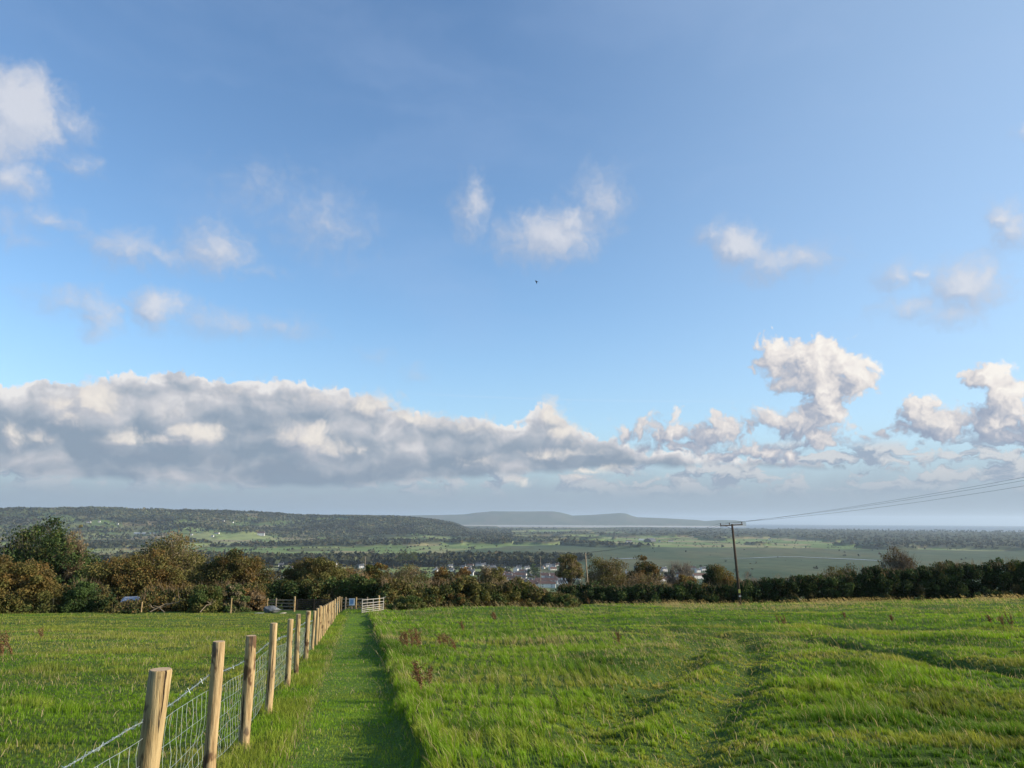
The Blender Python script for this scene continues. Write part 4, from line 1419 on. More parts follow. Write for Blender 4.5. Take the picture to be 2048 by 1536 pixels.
# ------------------------------------------------------------------ pen, gates, rocks, sign
def build_gateway():
    def gz(x, y): return float(field_z(x, y))
    # wooden post and rail pen, left part: two panels
    def rails(name, label, cols, Y, top, mat, nr=5, tall=(), group='post and rail fences', w=.09):
        P = [at_depth(px, top, Y(px) if callable(Y) else Y) for px in cols]
        o = P[0].copy(); o.z = gz(o.x, o.y)
        root = empty(name, o); tag(root, label, 'fence', group)
        for k, p in enumerate(P):
            h = p.z - gz(p.x, p.y) + (.12 if k in tall else 0)
            mb = MB(); b = Vector((p.x, p.y, gz(p.x, p.y))) - o
            mb.tube([b + Vector((0, -.07, -.2)), b + Vector((0, -.07, h))], .055 if k not in tall else .075, 8)
            mb.build('post', M_POST if k % 2 == 0 or k in tall else M_OLDWOOD, root)
        for a, b in zip(P[:-1], P[1:]):
            ga, gb = gz(a.x, a.y), gz(b.x, b.y)
            for j in range(nr):
                f = .14 + .82 * j / (nr - 1) if nr > 1 else .9
                A = Vector((a.x, a.y, ga + (a.z - ga - .12) * f)) - o; B = Vector((b.x, b.y, gb + (b.z - gb - .12) * f)) - o
                mb = MB(); mb.bar(A, B, .04, w); mb.build('rail', mat, root)
        return root
    rails('rail_fence', 'weathered wooden post and rail fence behind the boulders', [517, 527, 536, 553, 590], 60.5, 1196, M_OLDWOOD, 4, tall=(4,))
    rails('rail_fence', 'dark post and rail fence behind the sign and the metal gate', [684, 692, 713, 735, 758], 60.5, 1194, M_OLDWOOD, 4, tall=(4,))
    # dark wide field gate between them
    A = at_depth(593, 1199, 60.2); B = at_depth(664, 1199, 60.2)
    o = Vector((A.x, A.y, gz(A.x, A.y))); root = empty('field_gate', o); tag(root, 'closed black wooden field gate beyond the far end of the post fence', 'gate')
    W = B.x - A.x; H = A.z - o.z
    for j in range(6):
        mb = MB(); f = [.16, .33, .50, .66, .82, .985][j]; mb.bar((0, 0, H * f), (W, 0, H * f + gz(B.x, B.y) - o.z), .035, .075); mb.build('bar', M_DARKWOOD, root)
    for f in (0.015, .5, .985):
        mb = MB(); mb.bar((W * f, -.04, .1), (W * f, -.04, H + .03), .08, .04); mb.build('upright', M_DARKWOOD, root)
    # information sign
    p = at_depth(704, 1197, 59.4)
    g = gz(p.x, p.y); root = empty('notice_sign', (p.x, p.y, g)); tag(root, 'small blue and white notice sign on the rail fence left of the metal gate', 'sign')
    h = p.z - g
    mb = MB(); mb.box((0, 0, h - .25), (.40, .03, .50)); mb.build('sign_panel', plain('sign_white', (.62, .68, .76), .5, .3), root)
    mb = MB(); mb.box((0, -.017, h - .24), (.26, .004, .30)); mb.box((0, -.017, h - .45), (.20, .004, .03)); mb.box((0, -.017, h - .05), (.30, .004, .04))
    mb.build('sign_print', plain('sign_blue', (.16, .28, .48), .5, .3), root)
    mb = MB(); mb.tube([(0, .05, -.2), (0, .05, h)], .035, 8); mb.build('post', M_OLDWOOD, root)
    # open galvanised gate across the end of the path
    A = at_depth(723.5, 1236, 54.5); B = at_depth(766.5, 1227, 57.5)
    A.z = gz(A.x, A.y); B.z = gz(B.x, B.y)
    root = empty('metal_gate', A); tag(root, 'open galvanised five-bar metal gate at the end of the mown path', 'gate')
    D = B - A; H = .86
    lift = Vector((0, 0, .06))
    mb = MB()
    for j in range(6):
        z = .03 + (H - .06) * [0, .15, .31, .49, .72, 1][j]
        mb = MB(); mb.tube([lift + Vector((0, 0, z)), D + lift + Vector((0, 0, z))], .020, 6)
        mb.build('bar', M_GALV, root)
    for f, n in ((0, 'hinge_stile'), (.5, 'middle_stile'), (1, 'latch_stile')):
        mb = MB(); mb.tube([D * f + lift + Vector((0, -.02, 0)), D * f + lift + Vector((0, -.02, H + (.04 if f != .5 else 0)))], .028, 6); mb.build(n, M_GALV, root)
    mb = MB(); mb.tube([D + lift + Vector((0, 0, H)), D + lift + Vector((.16, 0, H + .07))], .03, 6); mb.build('latch', M_GALV, root)
    # gate post behind the gate
    p = at_depth(758, 1193, 58.5); g = gz(p.x, p.y)
    mb = MB(); mb.tube([(0, 0, -.2), (0, 0, p.z - g)], .075, 10); e = mb.build('gate_post', M_POST); e.location = (p.x, p.y, g)
    tag(e, 'tall pale wooden post behind the metal gate', 'post')
    # small stakes by the left hedge
    for px, py, lab in ((107, 1196, 'pale wooden stake at the hedge foot near the left bush'), (284, 1204, 'pale wooden stake right of the parked vehicle'), (463, 1196, 'thin wooden stake left of the wooden pen')):
        p = at_depth(px, py, 55.2); g = gz(p.x, p.y)
        mb = MB(); mb.tube([(0, 0, -.2), (.01, 0, p.z - g)], .05, 8); e = mb.build('wooden_stake', M_POST); e.location = (p.x, p.y, g)
        tag(e, lab, 'stake', 'stakes along the left hedge')
    # boulders
    for px0, px1, py, Y, col, lab, sd in ((511, 528, 1226, 55.5, (.36, .33, .28), 'low flat grey boulder, left of the three', 1), (527, 563, 1211, 56.5, (.14, .15, .16), 'large dark blue-grey boulder in front of the rail fence', 2), (561, 572, 1225, 55, (.45, .38, .27), 'small pale sunlit boulder, right of the three', 3)):
        a = at_depth(px0, py, Y); b = at_depth(px1, py, Y); g = gz(a.x, Y)
        bm = bmesh.new(); bmesh.ops.create_icosphere(bm, subdivisions=3, radius=1.0)
        rr = random.Random(sd); pl = [(Vector((rr.gauss(0, 1), rr.gauss(0, 1), rr.gauss(.3, 1))).normalized(), .55 + .3 * rr.random()) for _ in range(14)]
        for v in bm.verts:
            for nn, dd in pl:
                s = v.co.dot(nn)
                if s > dd: v.co -= nn * (s - dd)
            v.co += v.co * .05 * math.sin(v.co.x * 9 + sd) * math.cos(v.co.z * 8)
            v.co.x *= (b.x - a.x) / 2 * 1.2; v.co.y *= .5; v.co.z *= (a.z - g) * .62
            if sd == 2 and v.co.x > 0: v.co.z *= 1 - .4 * min(1, v.co.x / (b.x - a.x) * 2)
        me = bpy.data.meshes.new('boulder'); bm.to_mesh(me); bm.free()
        me.materials.append(plain('stone_%s' % ('pale', 'dark', 'sunlit')[sd - 1], col, .9, .15, var=.35, scale=4))
        e = link(bpy.data.objects.new('boulder', me)); e.location = ((a.x + b.x) / 2, Y, g + (a.z - g) * .38)
        tag(e, lab, 'boulder', 'boulders by the pen')


# ------------------------------------------------------------------ overhead line
M_CREO = plain('tarred_pole_wood', (.075, .055, .04), .85, .15, scale=3)
M_PALEPOLE = plain('sunbleached_pole_wood', (.30, .24, .17), .85, .15, scale=3)
M_PORC = plain('insulator_brown', (.06, .04, .035), .35, .5)
M_CABLE = plain('cable', (.03, .032, .035), .6, .3)


def utility_pole(label, foot, top, armL, armR, mat, drop=.28, rad=.15, marks=True, group='poles of the overhead line'):
    """foot, top: pole axis; armL/armR: points of the crossarm ends, all in world space."""
    root = empty('utility_pole', foot); tag(root, label, 'utility pole', group)
    o = Vector(foot)
    mb = MB(); mb.tube([Vector((0, 0, -.6)), (top - o) * .5, top - o], [rad, rad * .85, rad * .68], 12); mb.build('pole', mat, root, smooth=True)
    mb = MB(); mb.bar(armL - o, armR - o, .09, .10); arm = mb.build('crossarm', mat, root)
    mid = (armL + armR) / 2
    ins = []
    for p in (armL.lerp(armR, .03), armL.lerp(armR, .42), armL.lerp(armR, .97)):
        q = p - o
        mb = MB(); mb.tube([q, q + Vector((0, 0, .10)), q + Vector((0, 0, .11)), q + Vector((0, 0, .2)), q + Vector((0, 0, .28))], [.02, .02, .075, .06, .035], 8)
        mb.build('insulator', M_PORC, root)
        ins.append(p + Vector((0, 0, .26)))
    if marks:
        ax = (top - o)
        mb = MB(); mb.bar(armL.lerp(armR, .22) - o, o + ax * .93 - o, .03, .03); mb.build('brace', M_PORC, root)
        for f, hh, c, nm in ((.175, .34, (.55, .50, .12), 'warning_plate'), (.115, .12, (.6, .6, .56), 'number_plate')):
            q = ax * f
            mb = MB(); mb.box(q + Vector((0, -rad - .012, 0)), (.22, .015, hh)); mb.build(nm, plain(nm, c, .5, .3), root)
    return ins


def cable(name, A, B, sag, label, rad=.008, n=48, group='cables of the overhead line'):
    pts = []
    for i in range(n + 1):
        t = i / n
        p = A.lerp(B, t); p.z -= 4 * sag * t * (1 - t); pts.append(p - A)
    mb = MB(); mb.tube(pts, rad, 4); e = mb.build(name, M_CABLE); e.location = A
    tag(e, label, 'cable', group)


def build_line():
    Y = 79.0
    f = at_depth(1481, 1212, Y); f.z = float(field_z(f.x, f.y))
    top = at_depth(1464, 1048, Y)
    i1 = utility_pole('tall dark wooden utility pole leaning left at the edge of the right field', f, top, at_depth(1440, 1052, Y - .3), at_depth(1485, 1049, Y + .3), M_CREO)
    # the next pole towards the camera on the right, outside the frame
    g = Vector((60, 19, float(ground_any(60, 19)))); tp = Vector((60, 19, 13.0))
    i0 = utility_pole('tall utility pole at the right side of the field', g, tp, tp + Vector((-.75, -.9, -.45)), tp + Vector((.75, .7, .35)), M_CREO)
    # poles down the slope
    Y2 = 119
    t2 = at_depth(1170.5, 1105, Y2); f2 = Vector((at_depth(1178, 1180, Y2).x, Y2, float(ground_any(t2.x, Y2))))
    i2 = utility_pole('pale utility pole among the trees left of the leaning one', f2, t2, at_depth(1163, 1109, Y2), at_depth(1177, 1108.5, Y2), M_PALEPOLE, rad=.13, marks=False)
    t3 = at_depth(22, 1081, 150); f3 = Vector((t3.x + .1, 150, float(ground_any(t3.x, 150))))
    utility_pole('pale utility pole behind the tallest tree at far left', f3, t3, at_depth(14, 1083, 150), at_depth(30, 1082, 150), M_PALEPOLE, rad=.13, marks=False)
    t4 = at_depth(731, 1113, 300); f4 = Vector((t4.x, 300, float(ground_any(t4.x, 300))))
    utility_pole('small distant utility pole above the rust-topped tree', f4, t4, at_depth(728, 1114, 300), at_depth(734.5, 1114, 300), M_PALEPOLE, rad=.14, marks=False)
    t5 = at_depth(1081, 1112, 700); f5 = Vector((t5.x, 700, float(ground_any(t5.x, 700))))
    utility_pole('tiny distant pole above the town houses', f5, t5, at_depth(1079, 1114, 700), at_depth(1083, 1114, 700), M_PALEPOLE, rad=.22, marks=False)
    for k, lab in enumerate(('lowest of the three cables running up to the right from the leaning pole', 'middle cable of the three running up to the right from the leaning pole', 'highest of the three cables running up to the right from the leaning pole')):
        cable('power_cable', i1[k], i0[k], (1.95, 1.60, 1.42)[k], lab)
    for k in range(3):
        cable('power_cable', i1[k], i2[k], .5, ('leftmost', 'middle', 'rightmost')[k] + ' faint cable running down left from the leaning pole to the pale pole', rad=.009, n=16)


# ------------------------------------------------------------------ parked vehicle, bird, docks
def build_small():
    p = at_depth(262, 1194, LANE[1]); g = float(ground_any(p.x, LANE[1]))
    W, L, H = 1.6, 3.8, 1.45; 
    root = empty('parked_van', (p.x, LANE[1], p.z - H)); root.rotation_euler = (0, 0, R(24)); tag(root, 'pale blue-white vehicle half hidden behind the left hedge, only its roof and rear window showing', 'van')
    prof = [(-L / 2, .35), (-L / 2, .95), (-L / 2 + .13, 1.05), (-L / 2 + .34, H - .10), (-L / 2 + .6, H), (L * .12, H), (L * .30, 1.0), (L / 2 - .1, .85), (L / 2, .6), (L / 2, .35)]
    mb = MB(); n = len(prof)
    sec = []
    for x, s in ((-W / 2, 0), (-W / 2 + .16, 1), (W / 2 - .16, 1), (W / 2, 0)):
        sec.append([(x * (.66 if zz > 1.2 else 1), yy, zz - (.05 if s == 0 and zz > 1.2 else 0)) for yy, zz in prof])
    vs = [q for s in sec for q in s]; fs = []
    for k in range(3):
        for i in range(n):
            fs.append((k * n + i, k * n + (i + 1) % n, (k + 1) * n + (i + 1) % n, (k + 1) * n + i))
    fs += [tuple(range(n)), tuple(range(3 * n, 4 * n))[::-1]]
    mb.add(vs, fs); mb.build('body', plain('pale_car_paint', (.30, .36, .45), .35, .6, var=.03), root)
    mg = plain('dark_glass', (.02, .025, .03), .08, .6)
    mb = MB(); mb.add([(-W / 2 + .06, -L / 2 + .115, 1.06), (W / 2 - .06, -L / 2 + .115, 1.06), (W / 2 * .66 - .05, -L / 2 + .30, H - .11), (-W / 2 * .66 + .05, -L / 2 + .30, H - .11)], [(0, 1, 2, 3)]); mb.build('rear_window', mg, root)
    for sx in (-1, 1):
        mb = MB(); mb.box((sx * (W / 2 - .13), -L / 2 - .01, .85), (.16, .04, .28)); mb.build('tail_light', plain('red_lens', (.35, .03, .02), .3, .5), root)
        mb = MB(); mb.add([(sx * (W / 2 * .95), -L * .30, 1.08), (sx * (W / 2 * .95), L * .22, 1.08), (sx * (W / 2 * .68 + .02), L * .10, H - .12), (sx * (W / 2 * .68 + .02), -L * .28, H - .12)], [(0, 1, 2, 3)]); mb.build('side_window', mg, root)
        for yy in (-1.3, 1.3):
            mb = MB(); mb.tube([(sx * (W / 2 - .2), yy, .32), (sx * (W / 2 - .01), yy, .32)], .32, 16); mb.build('wheel', plain('tyre', (.02, .02, .02), .9, .1), root)
    # crow
    p = at_depth(1072.5, 563, 112)
    root = empty('flying_bird', p); tag(root, 'single black bird flying in the clear sky', 'bird')
    bm = bmesh.new()
    prof = [(-.20, .012, 0), (-.14, .045, 0), (-.05, .065, -.005), (.05, .06, 0), (.11, .035, .012), (.15, .04, .02), (.185, .026, .02), (.225, .006, .012)]
    rings = []
    for x, rr, z in prof:
        rings.append([bm.verts.new((x, math.cos(t) * rr, z + math.sin(t) * rr * .85)) for t in np.linspace(0, 2 * math.pi, 9)[:-1]])
    for a, b in zip(rings[:-1], rings[1:]):
        for i in range(8): bm.faces.new((a[i], a[(i + 1) % 8], b[(i + 1) % 8], b[i]))
    bm.faces.new(rings[0][::-1]); bm.faces.new(rings[-1])
    # tail and wings grown from the body
    def slab(pts, th=.008):
        up = [bm.verts.new((x, y, z + th)) for x, y, z in pts]; dn = [bm.verts.new((x, y, z - th)) for x, y, z in pts]
        bm.faces.new(up); bm.faces.new(dn[::-1])
        for i in range(len(pts)):
            j = (i + 1) % len(pts); bm.faces.new((up[i], dn[i], dn[j], up[j]))
    slab([(-.16, -.03, 0), (-.34, -.06, -.01), (-.36, 0, -.01), (-.34, .06, -.01), (-.16, .03, 0)])
    for s in (1, -1):
        slab([(.09, s * .03, .02), (.13, s * .20, .05), (.06, s * .34, -.04), (-.04, s * .44, -.16), (-.07, s * .30, -.06), (-.09, s * .15, .03), (-.07, s * .03, .02)], .006)
    me = bpy.data.meshes.new('body'); bm.to_mesh(me); bm.free(); me.materials.append(plain('black_feathers', (.012, .012, .014), .6, .3))
    e = link(bpy.data.objects.new('body', me), root)
    root.rotation_euler = (R(25), R(-14), R(155))

    # dock plants: rusty seed stalks
    specs = [(815, 1318, 1256, 3, 'large rust-brown dock plant right of the path, left of the pair'), (838, 1312, 1258, 2, 'second rust-brown dock plant close to the large one'), (895, 1306, 1263, 2, 'slanting rust-brown dock plant right of the pair'), (908, 1312, 1282, 1, 'short dark dock stalk at the foot of the slanting one'),
             (993, 1245, 1222, 2, 'rust-brown dock plant near the middle thicket'), (852, 1405, 1352, 2, 'nearest rust-brown dock plant, single leaning stalk'), (1238, 1311, 1288, 1, 'dark leaning dock stalk left of the wheel track'), (928, 1278, 1250, 1, 'thin dark dock stalk standing alone'),
             (1575, 1252, 1222, 2, 'brown dock plant right of the leaning pole'), (1985, 1252, 1228, 2, 'brown dock bunch near the right edge, leftmost'), (2010, 1258, 1222, 1, 'upright brown dock stalk near the right edge'), (2028, 1262, 1226, 1, 'thin brown dock stalk at the right edge'),
             (1785, 1250, 1232, 1, 'small brown dock plant in the middle of the right field'), (1142, 1208, 1194, 1, 'red-brown dock by the end of the middle thicket'), (1180, 1212, 1196, 1, 'red-brown dock left of the dark hedge'), (3, 1315, 1262, 3, 'red-brown dock plant at the left edge of the photo'), (12, 1322, 1290, 2, 'short dock plant below the one at the left edge'), (84, 1286, 1262, 1, 'thin dock stalk in the left field'),
             (800, 1222, 1206, 1, 'short dock just right of the metal gate'), (1690, 1240, 1226, 1, 'pale brown dock tuft behind the right ruts')]
    r = np.random.default_rng(12)
    for px, pb, pt, n, lab in specs:
        x, y = px_on_plane(px, pb)
        z = float(field_z(x, y)) - .02
        H = at_depth(px, pt, y).z - z
        H = min(max(H, .45), 1.2)
        root = None
        A, B, Q = [], [], []
        for k in range(n * 2):
            b = np.array([r.normal() * .05 * n, r.normal() * .05 * n, 0]); h = H * (.7 + .35 * r.random())
            tpt = b + np.array([-h * (.20 + .10 * r.normal()), r.normal() * .06, h * .97])
            A.append(b); B.append(tpt)
            for j in range(5):
                f = .45 + .1 * j; s = b + (tpt - b) * f; e = s + np.array([-.05 + r.normal() * .07, r.normal() * .07, .16 * H]); A.append(s); B.append(e)
                tt = r.random(22)[:, None]; Q.append(s + (e - s) * tt + r.normal(size=(22, 3)) * .014)
            tt = .4 + .6 * r.random(70)[:, None]; Q.append(b + (tpt - b) * tt + r.normal(size=(70, 3)) * .018)
        A = np.array(A); B = np.array(B); Q = np.concatenate(Q)
        w = np.full(len(A), max(.004, y * .00018))
        bits = [sticks(None, A, B, w, w * .6, BROWN * 1.2 * np.ones((len(A), 1)), root, r)]
        bits.append(leaf_mesh(None, Q, np.full(len(Q), max(.016, y * .0007)), two_tone(r, len(Q), [(np.array((.21, .105, .05)), 3), (np.array((.13, .065, .035)), 2), (np.array((.30, .20, .11)), 1.5)]), root, r))
        e = join_np('dock_plant', bits, M_LEAF); e.location = (x, y, z)
        tag(e, lab, 'dock plant', 'dock plants gone to seed')


build_fence()
build_gateway()
build_line()
build_small()

# ------------------------------------------------------------------ distant trees and houses
def far_trees(name, X, Y, Z, H, per, col, seed, flat=.75):
    r = np.random.default_rng(seed)
    n = len(X)
    idx = np.repeat(np.arange(n), per)
    o = r.normal(size=(len(idx), 3)); o /= np.linalg.norm(o, axis=1)[:, None]; o *= (r.random(len(idx)) ** .4)[:, None]
    hh = H[idx]
    P = np.stack([X[idx], Y[idx], Z[idx] + hh * .5], -1) + o * (hh * .5)[:, None] * np.array([1.1, 1.1, 1.0])
    s = hh * (1.5 / math.sqrt(per)) * (.7 + .6 * r.random(len(idx)))
    c = col[idx] * (.7 + .6 * r.random(len(idx)))[:, None]
    return tag(leaf_mesh(name, P, s, c, None, r, mat=M_FAR), kind='stuff')


def polar(r, n, r0, r1, a0=-39, a1=39, p=1.0):
    """Random points, even in picture height rather than on the ground."""
    q = 1 / (1 / r0 + (1 / r1 - 1 / r0) * r.random(n) ** p)
    a = np.radians(a0 + (a1 - a0) * r.random(n))
    return q * np.sin(a), q * np.cos(a)


FARC = [(np.array((.045, .055, .025)), 4), (np.array((.06, .06, .03)), 3), (np.array((.095, .07, .035)), 2), (np.array((.03, .042, .022)), 3)]


def build_far():
    r = np.random.default_rng(31)
    # hedgerows round the fields
    x, y = polar(r, 420000, 1150, 9500)
    _, ed = cell_field(x, y, 150, 240, 60)
    rr = np.hypot(x, y)
    lc = land_colour(x, y)
    w = wood_mask(x, y)
    aa = np.degrees(np.arctan2(x, y))
    marsh = sstep(rr, np.interp(aa, [-2, 3], [2150, 950]), np.interp(aa, [-2, 3], [2250, 1100])) * sstep(rr, np.interp(aa, [-8, 2, 12, 40], [2250, 3300, 3150, 3500]), np.interp(aa, [-8, 2, 12, 40], [2200, 3250, 3080, 3400]))
    keep = (ed < .034) & (w < .4) & (r.random(len(x)) < (1 - .94 * marsh) * np.interp(aa, [-35, -4, 4, 35], [.7, .7, .42, .35])) & (fbm(x / 90, y / 90, 2, 301) > .38)
    keep |= (w < .4) & (r.random(len(x)) < np.where((aa < 3) & (rr > 4100), .10, .005) * (1 - marsh)) 
    x, y = x[keep], y[keep]
    z = land_z(x, y) - curv(x, y) - .5
    H = 2.5 + 5.5 * r.random(len(x)) ** 2
    far_trees('hedgerow_trees', x, y, z, H, 9, two_tone(r, len(x), FARC), 32)
    # woods
    x, y = polar(r, 60000, 1200, 9500)
    w = wood_mask(x, y)
    keep = w > .5
    x, y = x[keep], y[keep]
    z = land_z(x, y) - curv(x, y) + 4
    far_trees('distant_woodland', x, y, z, 9 + 9 * r.random(len(x)), 9, two_tone(r, len(x), FARC) * .5 + np.array((.055, .06, .032)) * .5, 33)
    # the wooded hill, thickly set
    x, y = polar(r, 70000, 4150, 7600, -39, 0)
    w = wood_mask(x, y)
    keep = (w > .5) | (r.random(len(x)) < .12)
    x, y = x[keep], y[keep]
    col = (two_tone(r, len(x), FARC) * .45 + np.array((.050, .055, .028)) * .55) * (.9 + 1.2 * sstep(fbm(x / 210, y / 210, 3, 309), .36, .64))[:, None]
    far_trees('hillside_woodland', x, y, land_z(x, y) - curv(x, y) + 6, 8 + 6 * r.random(len(x)), 5, col, 36)
    # trees among the houses and down the hillside
    x, y = polar(r, 4200, 420, 2100, -34, 34)
    keep = fbm(x / 90, y / 90, 3, 305) > .50
    aa = np.degrees(np.arctan2(x, y)); rr = np.hypot(x, y)
    keep &= ~((aa > 6) & (rr > 500) & (r.random(len(x)) < .9))
    keep &= ~((aa > -6) & (aa < 5) & (rr > 800) & (r.random(len(x)) < .6))
    x, y = x[keep], y[keep]
    z = land_z(x, y) - curv(x, y) - .6
    far_trees('town_trees', x, y, z, 4 + 5 * r.random(len(x)), 60, two_tone(r, len(x), FARC), 34)
    # rounded trees behind the left hedge, standing apart
    for k, (a, b, t, Y, lab) in enumerate([(796, 818, 1102, 1700, 'pair of pale rounded trees beyond the left hedge, left one'), (816, 836, 1102, 1690, 'pair of pale rounded trees beyond the left hedge, right one'), (1052, 1082, 1128, 1250, 'large round dark tree between the two groups of houses')]):
        A = at_depth(a, t, Y); B = at_depth(b, t, Y); H = (B.x - A.x) * .9
        q = np.random.default_rng(400 + k)
        P, Q, idx, cs = crown_points(q, B.x - A.x, H, B.x - A.x, 0, 60, 1500, .1)
        root = empty('tree', ((A.x + B.x) / 2, Y, A.z - H)); tag(root, lab, 'tree', 'rounded trees in the valley')
        leaf_mesh('crown', Q, np.full(len(Q), 1.1), two_tone(q, len(Q), [(OLIVE * .9 if k < 2 else DGREEN, 1), (LGREEN, 1)]), root, q)
        mb = MB(); mb.tube([(0, 0, -4), (0, 0, H * .5)], [.6, .3], 6); mb.build('trunk', M_BARK, root)


M_RENDER = plain('white_render', (.70, .68, .65), .85, .2, scale=.5)
M_RENDER2 = plain('cream_render', (.66, .62, .54), .85, .2, scale=.5)
M_SLATE = plain('slate_roof', (.085, .09, .10), .7, .3, scale=.6)
M_TILE = plain('brown_tile_roof', (.13, .075, .06), .8, .2, scale=.6)
M_PANE = plain('window_dark', (.03, .035, .04), .2, .5)
M_SHEET = plain('pale_sheet_roof', (.55, .56, .56), .6, .3, scale=.2)


def house_proto(W, D, H, RH, wall, roof, chim=True):
    """A gabled house of the valley: wall, roof, windows, chimney."""
    root = bpy.data.objects.new('house', None)
    mb = MB(); x, y = W / 2, D / 2
    mb.add([(-x, -y, 0), (x, -y, 0), (x, y, 0), (-x, y, 0), (-x, -y, H), (x, -y, H), (x, y, H), (-x, y, H), (-x, 0, H + RH), (x, 0, H + RH)],
           [(0, 1, 5, 4), (2, 3, 7, 6), (1, 2, 6, 9, 5), (3, 0, 4, 8, 7)])
    wo = mb.build('wall', wall, None); C.objects.unlink(wo); wo.parent = root
    mb = MB(); o = .35; t = .18
    for s in (-1, 1):
        e = Vector((0, s * (y + o), H - RH * o / y)); rd = Vector((0, 0, H + RH))
        nrm = Vector((0, s * RH, y)).normalized() * t
        X0, X1 = Vector((-x - o, 0, 0)), Vector((x + o, 0, 0))
        b0 = [e + X0, e + X1, rd + X1, rd + X0]; b0 = [q + nrm * .15 for q in b0]; b1 = [q + nrm for q in b0]
        mb.add(b0 + b1, [(0, 1, 2, 3), (7, 6, 5, 4), (0, 4, 5, 1), (1, 5, 6, 2), (2, 6, 7, 3), (3, 7, 4, 0)])
    ro = mb.build('roof', roof, None); C.objects.unlink(ro); ro.parent = root
    out = [root, wo, ro]
    if chim:
        mb = MB(); mb.box((x - .6, 0, H + RH + .5), (.7, .9, 1.4)); c = mb.build('chimney', wall, None); C.objects.unlink(c); c.parent = root; out.append(c)
    for wx in (-W * .27, W * .27):
        for wz in (1.4, 3.9):
            if wz + .7 > H: continue
            mb = MB(); mb.box((wx, -y - .01, wz), (1.2, .06, 1.2))
            c = mb.build('window', M_PANE, None); C.objects.unlink(c); c.parent = root; out.append(c)
    return out


def place(proto, loc, rz, sc, name, label, cat, group):
    root = proto[0].copy(); root.name = name
    root.location = loc; root.rotation_euler = (0, 0, rz); root.scale = sc
    C.objects.link(root)
    tag(root, label, cat, group)
    for ch in proto[1:]:
        c = ch.copy(); c.parent = root; C.objects.link(c)
    return root


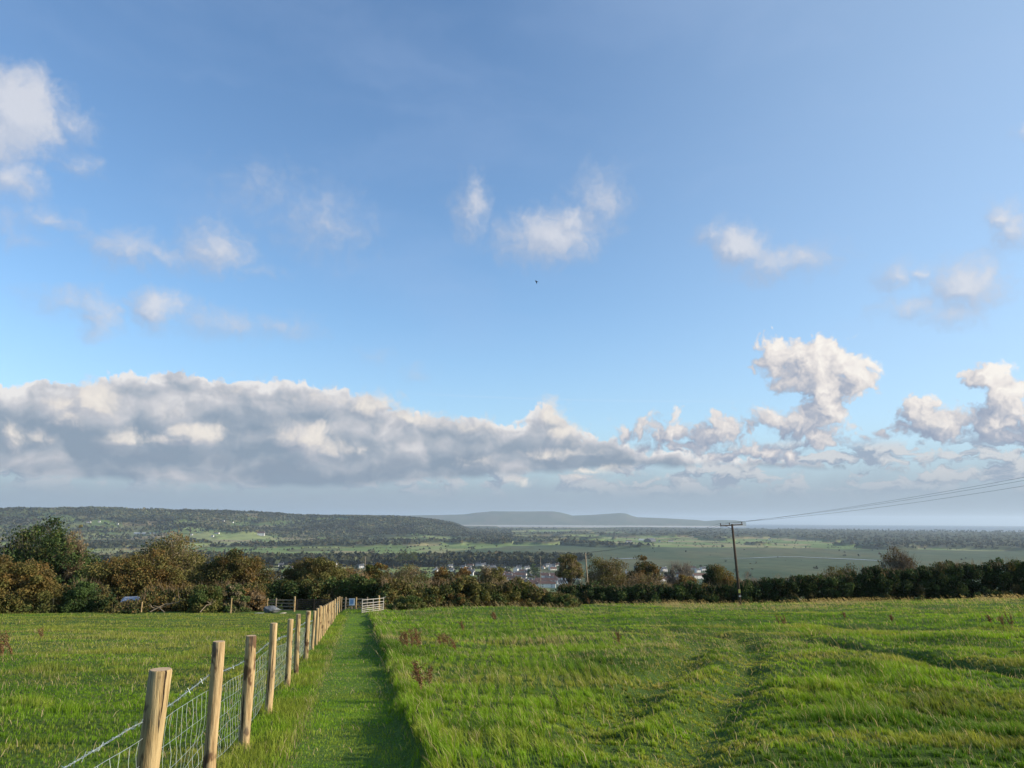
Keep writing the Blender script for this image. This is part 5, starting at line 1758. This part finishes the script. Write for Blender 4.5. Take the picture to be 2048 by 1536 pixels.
def build_houses():
    r = random.Random(5)
    P1 = house_proto(10, 8, 5.2, 3.0, M_RENDER, M_SLATE)
    P2 = house_proto(13, 7.5, 3.0, 2.8, M_RENDER2, M_TILE)
    P3 = house_proto(22, 8, 5.2, 2.8, M_RENDER, M_TILE)
    P4 = house_proto(30, 16, 5.5, 2.5, M_SHEET, M_SHEET, False)
    used = []

    def free(p, d):
        if any((p - q).length < d for q in used): return False
        used.append(p); return True
    n = 0
    zones_ = [  # px range, py range, count, prototypes, label, group
        ((868, 1062), (1119, 1152), 70, (P1, P1, P2), '%s part of town over the thicket', 'houses of the upper part of the town'),
        ((990, 1150), (1153, 1176), 46, (P3, P3, P1), '%s part of the town centre', 'terrace houses below the field'),
        ((1180, 1420), (1140, 1168), 26, (P1, P3), '%s of the thorn tree gaps', 'houses glimpsed behind the right hedge'),
        ((560, 760), (1117, 1140), 22, (P1, P2), '%s beyond the left trees', 'houses beyond the left trees'),
        ((1080, 1130), (1122, 1142), 14, (P1, P2), '%s of the round tree', 'houses by the round tree')]
    for (x0, x1), (y0, y1), cnt, pr, lab, grp in zones_:
        for k in range(cnt * 3):
            if cnt <= 0: break
            p = px_on_land(r.uniform(x0, x1), r.uniform(y0, y1), 700)
            if not free(p, 17): continue
            cnt -= 1; n += 1
            ang = R(r.choice((-12, -8, 78, 20)) + r.uniform(-6, 6)) if pr[0] is not P3 else R(-8 + r.uniform(-4, 4))
            s = r.uniform(.9, 1.15)
            q = r.choice(pr); d = p
            third = ('far left', 'left', 'middle', 'right', 'far right')[min(4, int(5 * ((math.degrees(math.atan2(p.x, p.y)) - azel(x0, y0)[0]) / (azel(x1, y0)[0] - azel(x0, y0)[0]))))]
            dd = math.hypot(p.x, p.y); row = 'nearest rows' if dd < 1250 else 'nearer rows' if dd < 1450 else 'middle rows' if dd < 1650 else 'farther rows' if dd < 1900 else 'farthest rows'
            kind = {id(P1): 'white two-storey house with grey roof', id(P2): 'low cream house with brown roof', id(P3): 'long white terrace house with brown roof'}[id(q)]
            place(q, p - Vector((0, 0, .3)), ang, (s, s, s), 'house', '%s, %s, %s' % (kind, row, lab % third), 'house', grp)
    plain_ = [(177, 1046), (198, 1045), (320, 1063), (373, 1051), (447, 1043), (465, 1046), (434, 1068), (383, 1071), (425, 1074), (533, 1064), (542, 1063), (644, 1072), (657, 1083), (689, 1058), (762, 1074), (776, 1073), (751, 1086),
              (737, 1054), (935, 1069), (1066, 1068), (1137, 1075), (1259, 1084), (1254, 1084), (1319, 1084), (1342, 1083), (1594, 1077), (1586, 1077), (1613, 1077), (1539, 1080), (1004, 1061), (878, 1066), (905, 1070), (980, 1064), (60, 1060), (110, 1052), (235, 1050)]
    for k, (px, py) in enumerate(plain_):
        p = px_on_land(px, py, 2600)
        hill = py < 1052
        place(P1 if k % 3 else P3, p - Vector((0, 0, .3)), R(r.uniform(-15, 15)), (1.05,) * 3, 'house', ('tiny white house on the wooded hill, %s third' if hill else 'tiny white farmhouse among the fields, %s third of the plain') % ('left' if px < 400 else 'middle' if px < 1000 else 'right'), 'house', 'houses on the far hill' if hill else 'farmhouses on the plain')
    for px, py, w, lab in ((687, 1036, 1, 'white house high on the right end of the hill'), (465, 1027, 1, 'white house just under the hilltop'), (537, 1040, 1, 'lone white house on the hill slope above the pen'), (5, 1019, 1.2, 'white building on the hilltop at the left edge')):
        place(P1, px_on_land(px, py, 2600) - Vector((0, 0, .3)), 0, (1.4 * w,) * 3, 'house', lab, 'house', None)
    place(P3, px_on_land(522, 1072, 2600), R(5), (1.6, 1.2, 2.6), 'large_house', 'large white block standing alone on the plain above the pen', 'building', None)
    for px, py, sx, lab in ((290, 1069, 3.4, 'long white glasshouse on the plain between the two green trees'), (1660, 1080, 3.2, 'long low white shed at the edge of the forest'), (1041, 1124, 1.0, 'rounded pale roofed hall above the terrace houses'), (1004, 1124, 1.0, 'pale grey hall left of the rounded hall'), (567, 1116, 1.6, 'pale grey shed above the wooden pen'), (888, 1116, 1.6, 'wide pale shed by the pool'), (1283, 1081, 1.0, 'low white shed left of the big dark hangar')):
        p = px_on_land(px, py, 900)
        place(P4, p, R(2), (sx, 1, 1), 'shed', lab, 'shed', None)
    p = px_on_land(1300, 1084, 2600)
    hangar = house_proto(90, 40, 11, 9, M_SLATE, M_SLATE, False)
    place(hangar, p, R(62), (.9, .9, .9), 'hangar', 'big dark hangar with a gabled roof on the far green plain', 'hangar', None)


build_far()
build_houses()

# ------------------------------------------------------------------ haze
def build_haze():
    mb = MB()
    mb.box((0, 0, -85), (92000, 92000, 520))
    m = bpy.data.materials.new('haze_air')
    m.use_nodes = True
    m.node_tree.nodes.clear()
    n = NT(m.node_tree)
    o = n.new('ShaderNodeOutputMaterial')
    v = n.new('ShaderNodeVolumePrincipled')
    v.inputs['Color'].default_value = (.68, .84, 1.0, 1)
    v.inputs['Density'].default_value = 4.8e-5
    v.inputs['Anisotropy'].default_value = 0.2
    n.link(v.outputs[0], o.inputs['Volume'])
    tag(mb.build('haze', m), kind='stuff')


build_haze()
